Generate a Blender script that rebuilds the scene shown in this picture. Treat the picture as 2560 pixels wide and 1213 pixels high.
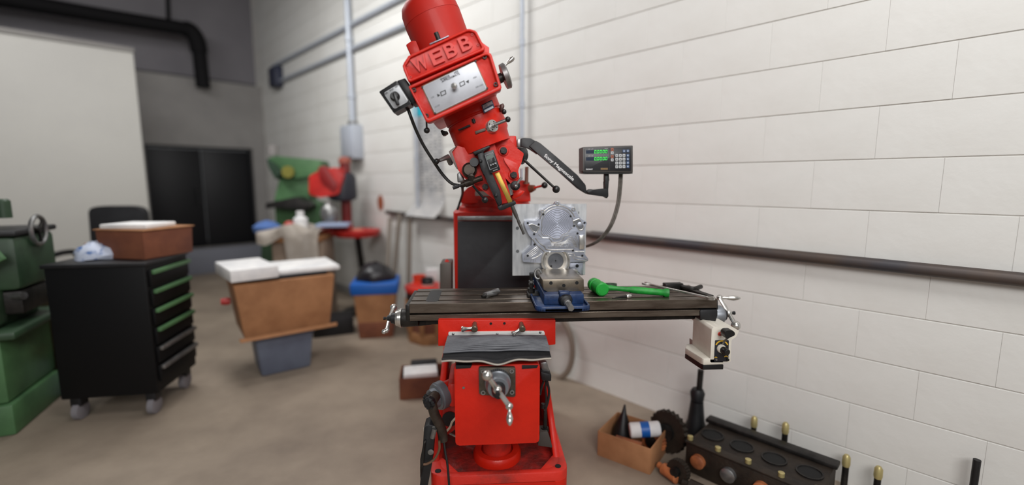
import bpy, bmesh, math, random
from math import radians as RAD, sin, cos, tan, atan, pi, sqrt
from mathutils import Vector, Matrix
random.seed(7)
for o in list(bpy.data.objects): bpy.data.objects.remove(o)
SC = bpy.context.scene; COL = SC.collection

# ------------------------------------------------------------------ camera
FPX, CAMH = 1150.0, 1.27
PITCH, YAW = RAD(7.48), atan(74/1150)
cam = bpy.data.cameras.new('camera'); camo = bpy.data.objects.new('camera', cam); COL.objects.link(camo)
camo.location = (0, 0, CAMH); camo.rotation_euler = (RAD(90)-PITCH, 0, -YAW)
cam.sensor_width = 36; cam.lens = 36*FPX/2560; cam.clip_start = .05
cam.dof.use_dof = True; cam.dof.focus_distance = 1.60; cam.dof.aperture_fstop = cam.lens/1000/.029
SC.camera = camo
# ------------------------------------------------------------------ light
SC.view_settings.view_transform = 'Standard'; SC.view_settings.look = 'None'
SC.view_settings.gamma = 1; SC.view_settings.exposure = 0; SC.view_settings.use_curve_mapping = False
wd = bpy.data.worlds.new('world'); SC.world = wd; wd.use_nodes = True
wd.node_tree.nodes['Background'].inputs[0].default_value = (.95, .97, 1, 1)
wd.node_tree.nodes['Background'].inputs[1].default_value = .24
def area(name, loc, target, sx, sy, power, col=(1, .995, .985)):
    l = bpy.data.lights.new(name, 'AREA'); l.shape = 'RECTANGLE'; l.size = sx; l.size_y = sy; l.energy = power; l.color = col
    o = bpy.data.objects.new(name, l); COL.objects.link(o); o.location = loc
    o.rotation_euler = (Vector(target)-Vector(loc)).to_track_quat('-Z', 'Y').to_euler(); return o
area('ceiling_lamp_front', (.75, .5, 3.5), (.3, 1.9, .7), 1.2, .6, 36)
area('ceiling_lamp_back', (.3, -1.9, 2.7), (.2, 1.8, .8), 2.4, 1.2, 106)
area('ceiling_lamp_wall', (-1.7, 3.2, 3.3), (-1.0, 3.9, .6), 2.0, .5, 56)
area('ceiling_lamp_left', (-3.6, 3.6, 3.6), (-3.6, 5.0, .6), 1.2, .5, 22)
# ------------------------------------------------------------------ geometry of the view
_cy, _sy, _cp, _sp = cos(YAW), sin(YAW), cos(PITCH), sin(PITCH)
_F = Vector((_sy*_cp, _cy*_cp, -_sp)); _R = Vector((_cy, -_sy, 0)); _U = Vector((_sy*_sp, _cy*_sp, _cp)); _C = Vector((0, 0, CAMH))
def ray(x, y): return _F+_R*((x-1280)/FPX)+_U*((606.5-y)/FPX)
def P(x, y, Y): d = ray(x, y); return _C+d*(Y/d.y)                 # on the plane at depth Y
def PX(x, y, X): d = ray(x, y); return _C+d*(X/d.x)
def PZ(x, y, z=0): d = ray(x, y); return _C+d*((z-CAMH)/d.z)
def PL(x, y, org, n): d = ray(x, y); return _C+d*((org-_C).dot(n)/d.dot(n))
W0 = Vector((1.781, 1.415, 0)); D1 = Vector((-.6537, .7568, 0)).normalized(); WN = Vector((-D1.y, D1.x, 0))
if WN.dot(_C-W0) < 0: WN = -WN
def WP(w, z, off=0): return W0+D1*w+WN*off+Vector((0, 0, z))        # along / up / out of the block wall
def PW(x, y, off=0): return PL(x, y, W0+WN*off, WN)
def PB(x, y, w): return PL(x, y, W0+D1*w, D1)
def Z1(*p): return [(920+x/3.675, y/3.675) for x, y in p]
def Z2(*p): return [(1050+x/3.79, 240+y/3.79) for x, y in p]
def Z3(*p): return [(1260+x/3.79, 320+y/3.79) for x, y in p]
def Z4(*p): return [(1260+x/5.5125, 490+y/5.5125) for x, y in p]
def T1(*p): return [(940+x/4.0437, 640+y/4.0437) for x, y in p]
def T2(*p): return [(1300+x/4.3328, 660+y/4.3328) for x, y in p]
def T3(*p): return [(1030+x/3.643, 880+y/3.643) for x, y in p]
def T4(*p): return [(1690+x/5.055, 700+y/5.055) for x, y in p]

# ------------------------------------------------------------------ materials
def lin(c): return tuple(((v/255)/12.92 if v/255 <= .04045 else ((v/255+.055)/1.055)**2.4) for v in c)
MATS = {}
def mat(name, rgb, rough=.5, metal=0, rgb2=None, scale=8, fac=(.4, .65), bump=0, bscale=60, coat=0, emit=0, spec=.5, stretch=None, aniso=0):
    m = bpy.data.materials.new(name); m.use_nodes = True; nt = m.node_tree; b = nt.nodes['Principled BSDF']
    L = nt.links.new; N = nt.nodes.new
    b.inputs['Base Color'].default_value = (*lin(rgb), 1); b.inputs['Roughness'].default_value = rough; b.inputs['Metallic'].default_value = metal
    b.inputs['Coat Weight'].default_value = coat; b.inputs['Coat Roughness'].default_value = .12; b.inputs['Specular IOR Level'].default_value = spec
    tc = N('ShaderNodeTexCoord'); out = tc.outputs['Object']
    if stretch:
        mp = N('ShaderNodeMapping'); mp.inputs['Scale'].default_value = stretch; L(out, mp.inputs[0]); out = mp.outputs[0]
    if rgb2:
        n = N('ShaderNodeTexNoise'); n.inputs['Scale'].default_value = scale; n.inputs['Detail'].default_value = 6; n.inputs['Roughness'].default_value = .62
        L(out, n.inputs['Vector'])
        r = N('ShaderNodeValToRGB'); r.color_ramp.elements[0].position, r.color_ramp.elements[1].position = fac
        r.color_ramp.elements[0].color = (*lin(rgb), 1); r.color_ramp.elements[1].color = (*lin(rgb2), 1)
        L(n.outputs['Fac'], r.inputs[0]); L(r.outputs[0], b.inputs['Base Color'])
    if bump:
        n = N('ShaderNodeTexNoise'); n.inputs['Scale'].default_value = bscale; n.inputs['Detail'].default_value = 4; L(out, n.inputs['Vector'])
        bp = N('ShaderNodeBump'); bp.inputs['Strength'].default_value = bump; bp.inputs['Distance'].default_value = .01
        L(n.outputs['Fac'], bp.inputs['Height']); L(bp.outputs[0], b.inputs['Normal'])
    if emit:
        b.inputs['Emission Color'].default_value = (*lin(rgb), 1); b.inputs['Emission Strength'].default_value = emit
    MATS[name] = m; return m
RED = mat('red_enamel', (204, 33, 13), .42, 0, (182, 25, 10), 5, (.35, .7), .10, 55, coat=.08, spec=.3)
REDW = mat('red_enamel_worn', (205, 40, 26), .5, 0, (120, 40, 34), 9, (.45, .72), .2, 40)
PAN = mat('oily_red_pan', (150, 34, 28), .45, 0, (74, 34, 30), 14, (.4, .66), .4, 60)
REDM = mat('red_motor_enamel', (172, 32, 22), .5, 0, (156, 26, 16), 5, (.35, .7), .05, 30, coat=.04, spec=.25)
STEEL = mat('dark_oiled_steel', (122, 112, 102), .36, .85, (82, 70, 62), 6, (.35, .68), .05, 90, stretch=(1, 6, 6))
STEELD = mat('blackened_steel', (46, 43, 41), .45, .5, (28, 26, 25), 20, (.4, .6), .1, 90)
CHROME = mat('bright_steel', (212, 210, 206), .26, .85, (160, 156, 150), 20, (.4, .7))
SATIN = mat('satin_grey_metal', (150, 150, 150), .38, .8, (120, 118, 116), 20)
DIAL = mat('grey_dial_metal', (128, 132, 138), .42, .6)
ALU = mat('milled_aluminium', (172, 176, 188), .38, .8, (148, 152, 164), 7, (.35, .7), .06, 40, stretch=(1, 1, 8))
ALUB = mat('brushed_aluminium_plate', (212, 213, 214), .36, .75, (165, 168, 172), 5, (.35, .7), .05, 30, stretch=(6, 1, 1))
BLACK = mat('black_plastic', (20, 20, 21), .38, 0, None)
BLACKM = mat('matte_black_metal', (26, 26, 29), .5, .1, (16, 16, 18), 12, bump=.05)
HOLE = mat('hole_dark', (9, 9, 9), .8)
RUB = mat('black_rubber', (30, 30, 33), .62, 0, (44, 44, 47), 6, (.45, .75), .1, 30)
RUBG = mat('grey_folded_rubber', (90, 91, 96), .45, 0, (68, 69, 74), 10, (.4, .7), .1, 50)
BLUE = mat('blue_vise_paint', (22, 50, 92), .42, 0, (15, 34, 66), 25, (.45, .65), .1, 60, coat=.1)
GREENP = mat('green_rubber', (24, 150, 50), .5, 0, (14, 120, 40), 14, (.45, .6), .05)
BRASS = mat('brass_scale', (170, 140, 62), .42, .7, (140, 112, 50), 18)
WHITE = mat('cream_white_housing', (214, 208, 196), .42, 0, (190, 182, 168), 6, (.45, .75))
PANEL = mat('silver_face_plate', (186, 188, 194), .4, .35, (170, 172, 178), 7)
PRINT = mat('black_print', (38, 38, 40), .6)
PRINTG = mat('faded_grey_print', (132, 134, 138), .6)
WPRINT = mat('white_print', (228, 228, 228), .6)
YPRINT = mat('yellow_print', (214, 168, 44), .6)
WALL = mat('painted_block', (216, 215, 211), .6, 0, (208, 206, 201), 2.2, (.4, .7), .08, 38)
WALLJ = mat('painted_mortar', (216, 213, 207), .7)
GREYW = mat('grey_painted_wall', (140, 137, 134), .75, 0, (128, 125, 123), 1.2)
DARKW = mat('dark_grey_upper_wall', (126, 123, 127), .8, 0, (116, 113, 118), .8)
OFFW = mat('off_white_panel', (196, 194, 188), .6, 0, (188, 186, 181), .7)
CONC = mat('worn_concrete', (152, 138, 122), .62, 0, (124, 111, 98), 1.7, (.38, .68), .12, 25)
CEIL = mat('dark_ceiling', (92, 90, 92), .85)
BLKDOOR = mat('black_door_paint', (14, 14, 18), .5, spec=.3)
CARD = mat('brown_cardboard', (164, 116, 78), .8, 0, (136, 92, 58), 5, (.4, .7))
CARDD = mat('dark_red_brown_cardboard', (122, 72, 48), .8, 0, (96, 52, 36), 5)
PAPER = mat('white_paper', (232, 230, 228), .7, 0, (206, 206, 208), 6)
GREENM = mat('green_machine_paint', (78, 118, 76), .5, 0, (62, 96, 62), 4, (.4, .65))
GREEND = mat('dark_green_machine_paint', (48, 72, 50), .5, 0, (36, 54, 38), 5)
GREYP = mat('grey_blue_tote_plastic', (98, 106, 122), .5, 0, (82, 88, 104), 3)
BLUEP = mat('bright_blue_plastic', (20, 88, 170), .45)
BAG = mat('black_bag_film', (34, 32, 36), .35, 0, None, bump=.6, bscale=18)
WOOD = mat('bare_wood', (158, 112, 72), .7, 0, (120, 80, 50), 12)
PIPEG = mat('grey_blue_conduit', (176, 182, 192), .45, .2)
RAILM = mat('dark_steel_rail', (64, 62, 66), .5, .3, (84, 70, 60), 2.5)
IRON = mat('dark_cast_iron', (52, 43, 35), .55, .35, (32, 26, 22), 9, (.4, .65), .3, 40)
COPPER = mat('orange_brown_core', (176, 104, 62), .55, 0, (120, 66, 40), 12)
YELLOW = mat('yellow_plastic', (214, 182, 46), .45)
BRASSP = mat('pale_brass', (186, 172, 120), .4, .5)
REDP = mat('red_machine_paint', (190, 40, 34), .42, 0, (160, 30, 26), 6)
CLOTH = mat('off_white_cloth', (214, 206, 196), .85, 0, (188, 178, 166), 6, bump=.3, bscale=12)
RAG = mat('blue_white_rag', (196, 204, 222), .85, 0, (84, 116, 170), 16, (.5, .6))
CYAN = mat('cyan_print', (30, 176, 196), .6)
LCD = mat('lcd_grey', (84, 96, 90), .35)
SCREEN = mat('tinted_display_window', (34, 44, 62), .2)
DIGIT = mat('green_lit_digits', (70, 230, 80), .5, emit=.75)
KEYB = mat('blue_grey_key', (74, 96, 130), .5)
KEYG = mat('light_grey_key', (176, 178, 180), .5)
KEYR = mat('brown_red_key', (150, 84, 62), .5)
REDBTN = mat('red_button', (196, 54, 36), .35)
CABLE = mat('grey_metal_conduit_cable', (112, 106, 100), .45, .4, (86, 80, 74), 60)
CORD = mat('black_cord', (22, 22, 22), .5)
RUST = mat('brown_cord', (98, 70, 50), .6)
# turned-groove aluminium: fine concentric tool marks as relief
def rings(name, centre):
    m = mat(name, (158, 162, 176), .52, .7); nt = m.node_tree; b = nt.nodes['Principled BSDF']
    tc = nt.nodes.new('ShaderNodeTexCoord'); mp = nt.nodes.new('ShaderNodeMapping'); mp.inputs['Location'].default_value = (-centre.x, -centre.y, -centre.z)
    mp.vector_type = 'POINT'
    wv = nt.nodes.new('ShaderNodeTexWave'); wv.wave_type = 'RINGS'; wv.rings_direction = 'SPHERICAL'; wv.inputs['Scale'].default_value = 52; wv.inputs['Distortion'].default_value = .4
    nt.links.new(tc.outputs['Object'], mp.inputs[0]); nt.links.new(mp.outputs[0], wv.inputs[0])
    bp = nt.nodes.new('ShaderNodeBump'); bp.inputs['Strength'].default_value = .55; bp.inputs['Distance'].default_value = .002
    nt.links.new(wv.outputs['Fac'], bp.inputs['Height']); nt.links.new(bp.outputs[0], b.inputs['Normal']); return m

# ------------------------------------------------------------------ mesh helpers
def obj(name, bm, m, parent=None, smooth=35, label=None):
    me = bpy.data.meshes.new(name)
    bmesh.ops.recalc_face_normals(bm, faces=bm.faces); bm.to_mesh(me); bm.free()
    me.materials.append(m); me.shade_smooth(); me.set_sharp_from_angle(angle=RAD(smooth))
    return link(name, me, parent, label)
def link(name, me, parent=None, label=None):
    o = bpy.data.objects.new(name, me); COL.objects.link(o)
    if parent:
        o.parent = parent
        if parent.type == 'EMPTY': o.matrix_parent_inverse = Matrix.Translation(-parent.location)
    if label: o['label'] = label
    return o
def tag(o, label=None, cat=None, group=None, kind=None):
    if label: o['label'] = label
    if cat: o['category'] = cat
    if group: o['group'] = group
    if kind: o['kind'] = kind
    return o
def thing(name, loc, label, cat, group=None):
    o = bpy.data.objects.new(name, None); COL.objects.link(o); o.location = loc; o.empty_display_size = .05
    return tag(o, label, cat, group)
def dup(o, delta, parent=None):
    c = o.copy(); COL.objects.link(c)
    if parent: c.parent = parent
    else: c.location = o.location+Vector(delta)
    for ch in [x for x in bpy.data.objects if x.parent == o]: dup(ch, (0, 0, 0), c)
    return c
def B(): return bmesh.new()
def bev(bm, edges, r, seg=2):
    if r > 0: bmesh.ops.bevel(bm, geom=list(edges), offset=r, segments=seg, affect='EDGES', profile=.5, clamp_overlap=True)
def solid(bm, loopa, loopb, r=0, seg=2):
    va = [bm.verts.new(p) for p in loopa]; vb = [bm.verts.new(p) for p in loopb]; n = len(va)
    fs = [bm.faces.new(va), bm.faces.new(vb[::-1])]+[bm.faces.new((va[i], vb[i], vb[(i+1) % n], va[(i+1) % n])) for i in range(n)]
    if r: bev(bm, {e for f in fs for e in f.edges}, r, seg)
    return bm
def prism(bm, px, Y0, Y1, r=0, seg=2):
    """outline seen at depth Y0, given true thickness back to Y1"""
    a = [P(x, y, Y0) for x, y in px]; return solid(bm, a, [Vector((p.x, Y1, p.z)) for p in a], r, seg)
def ring(bm, outer, inner, Y0, Y1, r=0):
    A = [P(x, y, Y0) for x, y in outer]; I = [P(x, y, Y0) for x, y in inner]; n = len(A)
    d = Vector((0, Y1-Y0, 0)); vs = [[bm.verts.new(p) for p in q] for q in (A, I, [p+d for p in A], [p+d for p in I])]
    fs = []
    for i in range(n):
        j = (i+1) % n
        for a, b in ((0, 1), (2, 0), (1, 3), (3, 2)): fs.append(bm.faces.new((vs[a][i], vs[a][j], vs[b][j], vs[b][i])))
    if r:
        ed = [bm.edges.get((v[i], v[(i+1) % n])) for v in vs[:2] for i in range(n)]; bev(bm, ed, r)
    return bm
def rpoly(pts, r, n=4):
    out = []; N = len(pts)
    for i in range(N):
        p = Vector(pts[i]); a = Vector(pts[i-1])-p; b = Vector(pts[(i+1) % N])-p
        k = min(r, a.length*.45, b.length*.45); s, e = p+a.normalized()*k, p+b.normalized()*k
        for t in range(n+1):
            t /= n; out.append(tuple((1-t)**2*s+2*t*(1-t)*p+t*t*e))
    return out
def box(bm, c, s, rz=0, r=0, seg=2, M=None):
    c = Vector(c); h = Vector(s)/2; m = M if M is not None else Matrix.Rotation(rz, 3, 'Z')
    lo = [c+m @ Vector((sx*h.x, sy*h.y, -h.z)) for sx, sy in ((-1, -1), (1, -1), (1, 1), (-1, 1))]
    up = m @ Vector((0, 0, 2*h.z)); return solid(bm, lo, [p+up for p in lo], r, seg)
def frame_of(ax):
    ax = Vector(ax).normalized(); u = ax.orthogonal().normalized(); return ax, u, ax.cross(u)
def lathe(bm, prof, org, ax, seg=24, caps=True):
    """prof: list of (distance along axis, radius)"""
    ax, u, v = frame_of(ax); org = Vector(org); prev = None; first = None
    for h, r in prof:
        c = org+ax*h
        cur = [bm.verts.new(c+(u*cos(2*pi*i/seg)+v*sin(2*pi*i/seg))*max(r, 1e-5)) for i in range(seg)]
        if prev: [bm.faces.new((prev[i], prev[(i+1) % seg], cur[(i+1) % seg], cur[i])) for i in range(seg)]
        else: first = cur
        prev = cur
    if caps: bm.faces.new(first[::-1]); bm.faces.new(prev)
    return bm
def rod(bm, a, b, r, r2=None, seg=14):
    a, b = Vector(a), Vector(b); L = (b-a).length; return lathe(bm, [(0, r), (L, r if r2 is None else r2)], a, b-a, seg)
def ball(bm, c, r, seg=18): return lathe(bm, [(-r*cos(pi*i/12), r*sin(pi*i/12)) for i in range(13)], c, (.3, .2, 1), seg, False)
def hexn(bm, a, b, r): return rod(bm, a, b, r, None, 6)
def smoothpath(pts, n=6):
    pts = [Vector(p) for p in pts]; q = [pts[0]*2-pts[1]]+pts+[pts[-1]*2-pts[-2]]; out = []
    for i in range(1, len(q)-2):
        a, b, c, d = q[i-1:i+3]
        for k in range(n):
            t = k/n; out.append(.5*((2*b)+(c-a)*t+(2*a-5*b+4*c-d)*t*t+(3*b-a-3*c+d)*t**3))
    return out+[pts[-1]]
def tube(bm, pts, r, seg=10, closed=False, rr=None):
    pts = [Vector(p) for p in pts]; n = len(pts); rows = []; up = None
    for i in range(n):
        if closed: t = pts[(i+1) % n]-pts[i-1]
        else: t = pts[min(i+1, n-1)]-pts[max(i-1, 0)]
        t.normalize()
        if up is None: up = t.orthogonal().normalized()
        up = (up-t*up.dot(t)).normalized(); v = t.cross(up); R = rr[i] if rr else r
        rows.append([bm.verts.new(pts[i]+(up*cos(2*pi*k/seg)+v*sin(2*pi*k/seg))*R) for k in range(seg)])
    for i in range(n if closed else n-1):
        a, b = rows[i], rows[(i+1) % n]
        for k in range(seg): bm.faces.new((a[k], a[(k+1) % seg], b[(k+1) % seg], b[k]))
    if not closed: bm.faces.new(rows[0][::-1]); bm.faces.new(rows[-1])
    return bm
def text(s, a, b, up, h, m, parent, name='lettering', depth=.0004, label=None, bold=0, bevel=0):
    """flat or raised lettering running from point a to b with cap height h, facing along the cross product"""
    cu = bpy.data.curves.new(name, 'FONT'); cu.body = s; cu.size = 1; cu.extrude = depth; cu.offset = 0; cu.align_x = 'LEFT'
    fo = bpy.data.objects.new(name, cu); COL.objects.link(fo)
    if bold: cu.offset = bold
    bpy.context.view_layer.update()
    me = bpy.data.meshes.new_from_object(fo.evaluated_get(bpy.context.evaluated_depsgraph_get())); bpy.data.objects.remove(fo)
    a, b = Vector(a), Vector(b); X = (b-a); L = X.length; X.normalize(); Zt = X.cross(Vector(up)).normalized(); Yt = Zt.cross(X).normalized()
    xs = [v.co.x for v in me.vertices]; x0, x1 = min(xs), max(xs); ys = [v.co.y for v in me.vertices]; y0 = 0; y1 = .7 if any(c.isalnum() for c in s) else max(ys)
    for v in me.vertices:
        c = v.co.copy(); z = c.z/depth if depth else 0
        v.co = a+X*((c.x-x0)/(x1-x0)*L)+Yt*((c.y-y0)/(y1-y0)*h)+Zt*(z*depth)
    me.materials.clear(); me.materials.append(m)
    return link(name, me, parent, label)
# ================================================================== SETTING
def struct(name, bm, m, parent=None):
    o = obj(name, bm, m, parent)
    if not parent: o['kind'] = 'structure'
    return o
bm = B(); box(bm, (-1.5, 3.5, -.05), (13, 14, .1)); struct('floor', bm, CONC)
WEND = 7.9
bm = B(); solid(bm, [WP(-1.2, 0, -.005), WP(WEND, 0, -.005), WP(WEND, 4.6, -.005), WP(-1.2, 4.6, -.005)], [WP(-1.2, 0, -.2), WP(WEND, 0, -.2), WP(WEND, 4.6, -.2), WP(-1.2, 4.6, -.2)])
wall = struct('wall_right', bm, WALLJ)
# concrete blocks: each its own piece, sharing one mesh
WX = Matrix((D1, WN, Vector((0, 0, 1)))).transposed()
bm = B(); box(bm, (0, -.006, 0), (.3998, .012, .1960), 0, .0014, 1); blk = bpy.data.meshes.new('block'); bmesh.ops.recalc_face_normals(bm, faces=bm.faces); bm.to_mesh(blk); bm.free()
blk.materials.append(WALL); blk.shade_smooth(); blk.set_sharp_from_angle(angle=RAD(35))
far = B()
for row in range(23):
    for k in range(-3, 20):
        w = k*.4+(.2 if row % 2 else 0); z = row*.2-.042+.1
        if w > WEND-.2: continue
        top = 2.0+.30*max(w, 0)
        if -.5 < w < 4.9 and z < top+.2 and not (w > 3.0 and z < .0):
            o = link('block', blk, wall); o.matrix_basis = Matrix.Translation(WP(w, z, random.uniform(-.0004, .0006))) @ WX.to_4x4()
        elif z < 4.5: box(far, WP(w, z, -.006), (.3994, .012, .1965), 0, 0, M=WX)
o = struct('block_field', far, WALL, wall); o['kind'] = 'stuff'
def wbox(bm, w0, w1, n0, n1, z0, z1, r=0): # box in wall frame: along, out, up
    return box(bm, WP((w0+w1)/2, (z0+z1)/2, (n0+n1)/2), (w1-w0, n1-n0, z1-z0), 0, r, M=WX)
# rear wall: lower grey bulkhead with the black doors, darker wall above
bm = B(); wbox(bm, WEND, WEND+.2, -.2, 7, 2.72, 4.6); struct('wall_back', bm, DARKW)
zs = PB(640, 216, WEND-.25).z
dr = PB(631, 372, WEND-.25); dl = PB(360, 362, WEND-.25)
offr, offl, ztop = (dr-W0).dot(WN), (dl-W0).dot(WN), dr.z
zbot = PB(500, 622, WEND-.25).z
bm = B(); wbox(bm, WEND-.32, WEND-.251, offr-.05, offl+.05, 0, zbot, .006); struct('trim_2', bm, mat('blue_grey_sill', (112, 114, 124), .6))
bm = B(); wbox(bm, WEND-.25, WEND, 0, offr, 0, zs); wbox(bm, WEND-.25, WEND, offr, offl, ztop, zs); wbox(bm, WEND-.25, WEND, offl, 7, 0, zs)
struct('wall_bulkhead', bm, GREYW)
dm = offr+(offl-offr)*.5
bm = B(); wbox(bm, WEND-.17, WEND-.12, offr, offl, ztop-.03, ztop); wbox(bm, WEND-.17, WEND-.12, offr, offr+.03, zbot, ztop-.03); wbox(bm, WEND-.17, WEND-.12, offl-.03, offl, zbot, ztop-.03)
door = struct('door_1', bm, BLKDOOR)
for a, b in ((offr+.03, dm-.004), (dm+.004, offl-.03)):
    bm = B(); wbox(bm, WEND-.15, WEND-.11, a, b, zbot+.01, ztop-.035, .004); obj('door_leaf', bm, BLKDOOR, door)
bm = B(); rod(bm, WP(WEND-.19, .95, dm+.08), WP(WEND-.19, 1.2, dm+.08), .012); wbox(bm, WEND-.19, WEND-.15, dm+.07, dm+.09, .97, 1.0); wbox(bm, WEND-.19, WEND-.15, dm+.07, dm+.09, 1.15, 1.18); obj('handle', bm, BLACKM, door)
# off-white partition standing forward of the rear wall
WPT = 6.55
pe = PB(333, 132, WPT); po = (pe-W0).dot(WN)
bm = B(); wbox(bm, WPT, WPT+.14, po, 8, 0, pe.z, .006); struct('wall_left', bm, OFFW)
bm = B(); wbox(bm, WPT-.015, WPT+.155, po-.01, 8, pe.z, pe.z+.05, .005); struct('trim_1', bm, GREYW)
bm = B(); c = WP(3, 4.65, 2.5); box(bm, (-1.5, 3.5, 4.66), (16, 16, .1)); struct('ceiling', bm, CEIL)
bm = B(); wbox(bm, 4.6, WEND-.25, -.012, .012, 0, .09, .004); struct('baseboard_right', bm, GREYW)

# pipes, rail and conduits on the walls
pts = [PB(x, y, 7.5) for x, y in ((-260, -45), (0, -4), (250, 38), (440, 68))]
el = [PB(x, y, 7.5) for x, y in ((478, 78), (492, 100), (498, 130))]
SOOT = mat('sooty_black_pipe', (17, 16, 18), .75, spec=.2)
r_ = thing('drain_pipe', PB(508, 218, 7.5), 'black drain pipe sloping along the upper wall then dropping down', 'pipe')
bm = B(); tube(bm, pts+[PB(462, 72, 7.5)], .085, 12); obj('pipe_run', bm, SOOT, r_)
bm = B(); tube(bm, smoothpath([PB(460, 71.5, 7.5)]+el, 5), .1, 12); obj('elbow', bm, SOOT, r_)
bm = B(); tube(bm, [PB(498, 128, 7.5), PB(508, 218, 7.5)], .085, 12); obj('pipe_drop', bm, SOOT, r_)
bm = B(); rod(bm, PB(422, 62, 7.5), PB(418, -60, 7.5), .025, seg=8); obj('hanger_rod', bm, SOOT, r_)
bm = B(); rod(bm, WP(-.7, .948, .03), WP(1.7, .96, .03), .024, seg=12); ra = tag(obj('wall_rail', bm, RAILM), 'dark steel pipe rail running along the white block wall at right', 'rail')
bm = B(); rod(bm, WP(1.7, .96, .03), WP(4.1, .985, .03), .018, seg=12); tag(obj('wall_rail', bm, RAILM), 'thinner grey pipe continuing along the wall behind the red column', 'rail')
for i, (z, dz) in enumerate(((2.60, .0), (2.83, .0))):
    bm = B(); rod(bm, WP(3.2, z, .03), WP(7.0, z, .03), .022, seg=10); o = obj('conduit', bm, PIPEG)
    tag(o, ('lower' if i == 0 else 'upper')+' of two long horizontal conduits high on the block wall', 'conduit', 'conduits on the block wall')
def vpipe(px, y0, y1, r, label):
    a, b = PW(px[0], y0, .04), PW(px[1], y1, .04); t = thing('conduit', b, label, 'conduit', 'conduits on the block wall')
    m = B(); rod(m, (b.x, b.y, b.z), (b.x, b.y, a.z+.4), r, seg=12); obj('pipe', m, PIPEG, t)
    for z in (b.z+.25*(a.z-b.z), b.z+.7*(a.z-b.z)):
        m = B(); rod(m, (b.x, b.y, z-.02), (b.x, b.y, z+.02), r*1.3, seg=12); obj('coupling', m, PIPEG, t)
vpipe((868, 882), 0, 318, .030, 'thick vertical grey conduit dropping into the grey switch box')
vpipe((1305, 1305), 0, 345, .014, 'slim vertical grey conduit just right of the red motor')
vpipe((1033, 1045), 0, 520, .012, 'slim vertical grey conduit beside the printed wall chart')
q = PW(880, 356, .06); wq = (q-W0).dot(D1)
t = thing('switch_box', q, 'grey electrical switch box at the foot of thick vertical conduit', 'electrical box')
bm = B(); wbox(bm, wq-.13, wq+.13, .0, .12, q.z-.17, q.z+.17, .01); obj('body', bm, PIPEG, t)
bm = B(); wbox(bm, wq-.11, wq+.11, .12, .132, q.z-.15, q.z+.15, .004); obj('cover', bm, PIPEG, t)
bm = B(); rod(bm, WP(wq-.03, q.z+.17, .06), WP(wq-.03, q.z+.21, .06), .045); obj('hub', bm, SATIN, t)
q = PW(690, 193, .05); wq = (q-W0).dot(D1)
t = thing('junction_box', q, 'small dark blue junction box on the high conduit', 'electrical box')
bm = B(); wbox(bm, wq-.13, wq+.13, .0, .1, q.z-.13, q.z+.13, .012); obj('body', bm, mat('dark_blue_box', (38, 42, 62), .5), t)
bm = B(); wbox(bm, wq-.11, wq+.11, .1, .11, q.z-.11, q.z+.11, .004); obj('cover', bm, MATS['dark_blue_box'], t)
# wall chart with printed columns
w0, w1 = 3.19, 3.64
t = thing('wall_chart', WP(3.4, 1.2, .01), 'tall white printed number chart with cyan header taped to wall', 'chart')
sh = B(); rows = []
for i in range(17):
    u = i/16; z = 1.95-1.0*u; curl = .004+(max(0, u-.8)/.2)**2*.11
    rows.append([sh.verts.new(WP(w0+(w1-w0)*k/6, z+(.03*(max(0, u-.8)/.2)**2), curl+.002*sin(k))) for k in range(7)])
for i in range(16):
    for k in range(6): sh.faces.new((rows[i][k], rows[i][k+1], rows[i+1][k+1], rows[i+1][k]))
bmesh.ops.solidify(sh, geom=sh.faces[:], thickness=.0012)
obj('sheet', sh, PAPER, t)
bm = B(); wbox(bm, w0+.01, w1-.01, .006, .0075, 1.83, 1.94); obj('header_print', bm, CYAN, t)
bm = B()
for c in range(6):
    for r in range(24):
        if (r*7+c*3) % 5: wbox(bm, w0+.03+c*.067, w0+.06+c*.067+.008*((r+c) % 2), .0075, .0082, 1.80-r*.026, 1.811-r*.026)
o = obj('number_print', bm, PRINTG, t); o['kind'] = 'stuff'
# ================================================================== MILLING MACHINE
Tt = .8485                                           # table top height
MM = thing('milling_machine', (.02, 1.75, 0), 'big red knee milling machine with tilted head standing in front', 'milling machine')
xc = P(1243, 800, 1.58).x
# ---- base: pan with rim, screw boss
zb = PZ(1243, 1190, 0); zb = P(1243, 1186, 1.50).z
bl, br = P(1073, 1190, 1.5).x, P(1423, 1190, 1.5).x
bm = B(); solid(bm, rp := [Vector((x, y, 0)) for x, y in rpoly([(bl, 1.5), (br, 1.5), (br, 2.45), (bl, 2.45)], .05)], [Vector((p.x, p.y, zb-.035)) for p in rp], .006)
base = obj('base', bm, RED, MM)
def rimring(o, i, z0, z1):
    m = B(); n = len(o); vs = [[m.verts.new((x, y, z)) for x, y in q] for q, z in ((o, z0), (o, z1), (i, z1), (i, z0))]
    for k in range(n):
        j = (k+1) % n
        for a in range(4): b = (a+1) % 4; m.faces.new((vs[a][k], vs[a][j], vs[b][j], vs[b][k]))
    bev(m, [m.edges.get((v[k], v[(k+1) % n])) for v in vs[1:3] for k in range(n)], .006); return m
oo = rpoly([(bl, 1.5), (br, 1.5), (br, 2.45), (bl, 2.45)], .05); ii = rpoly([(bl+.035, 1.525), (br-.03, 1.525), (br-.03, 2.43), (bl+.035, 2.43)], .07)
obj('base_rim', rimring(oo, ii, zb-.036, zb), REDW, MM)
bm = B(); box(bm, ((bl+br)/2, 1.96, zb-.033), (br-bl-.06, .86, .004)); obj('pan_floor', bm, PAN, MM)
for x, y in T3((237, 1087), (1330, 1043)):
    p = PZ(x, y, zb); m = B(); lathe(m, [(0, .011), (.002, .011)], (p.x, p.y, zb), (0, 0, 1), 14); obj('bolt_hole', m, HOLE, base)
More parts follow.
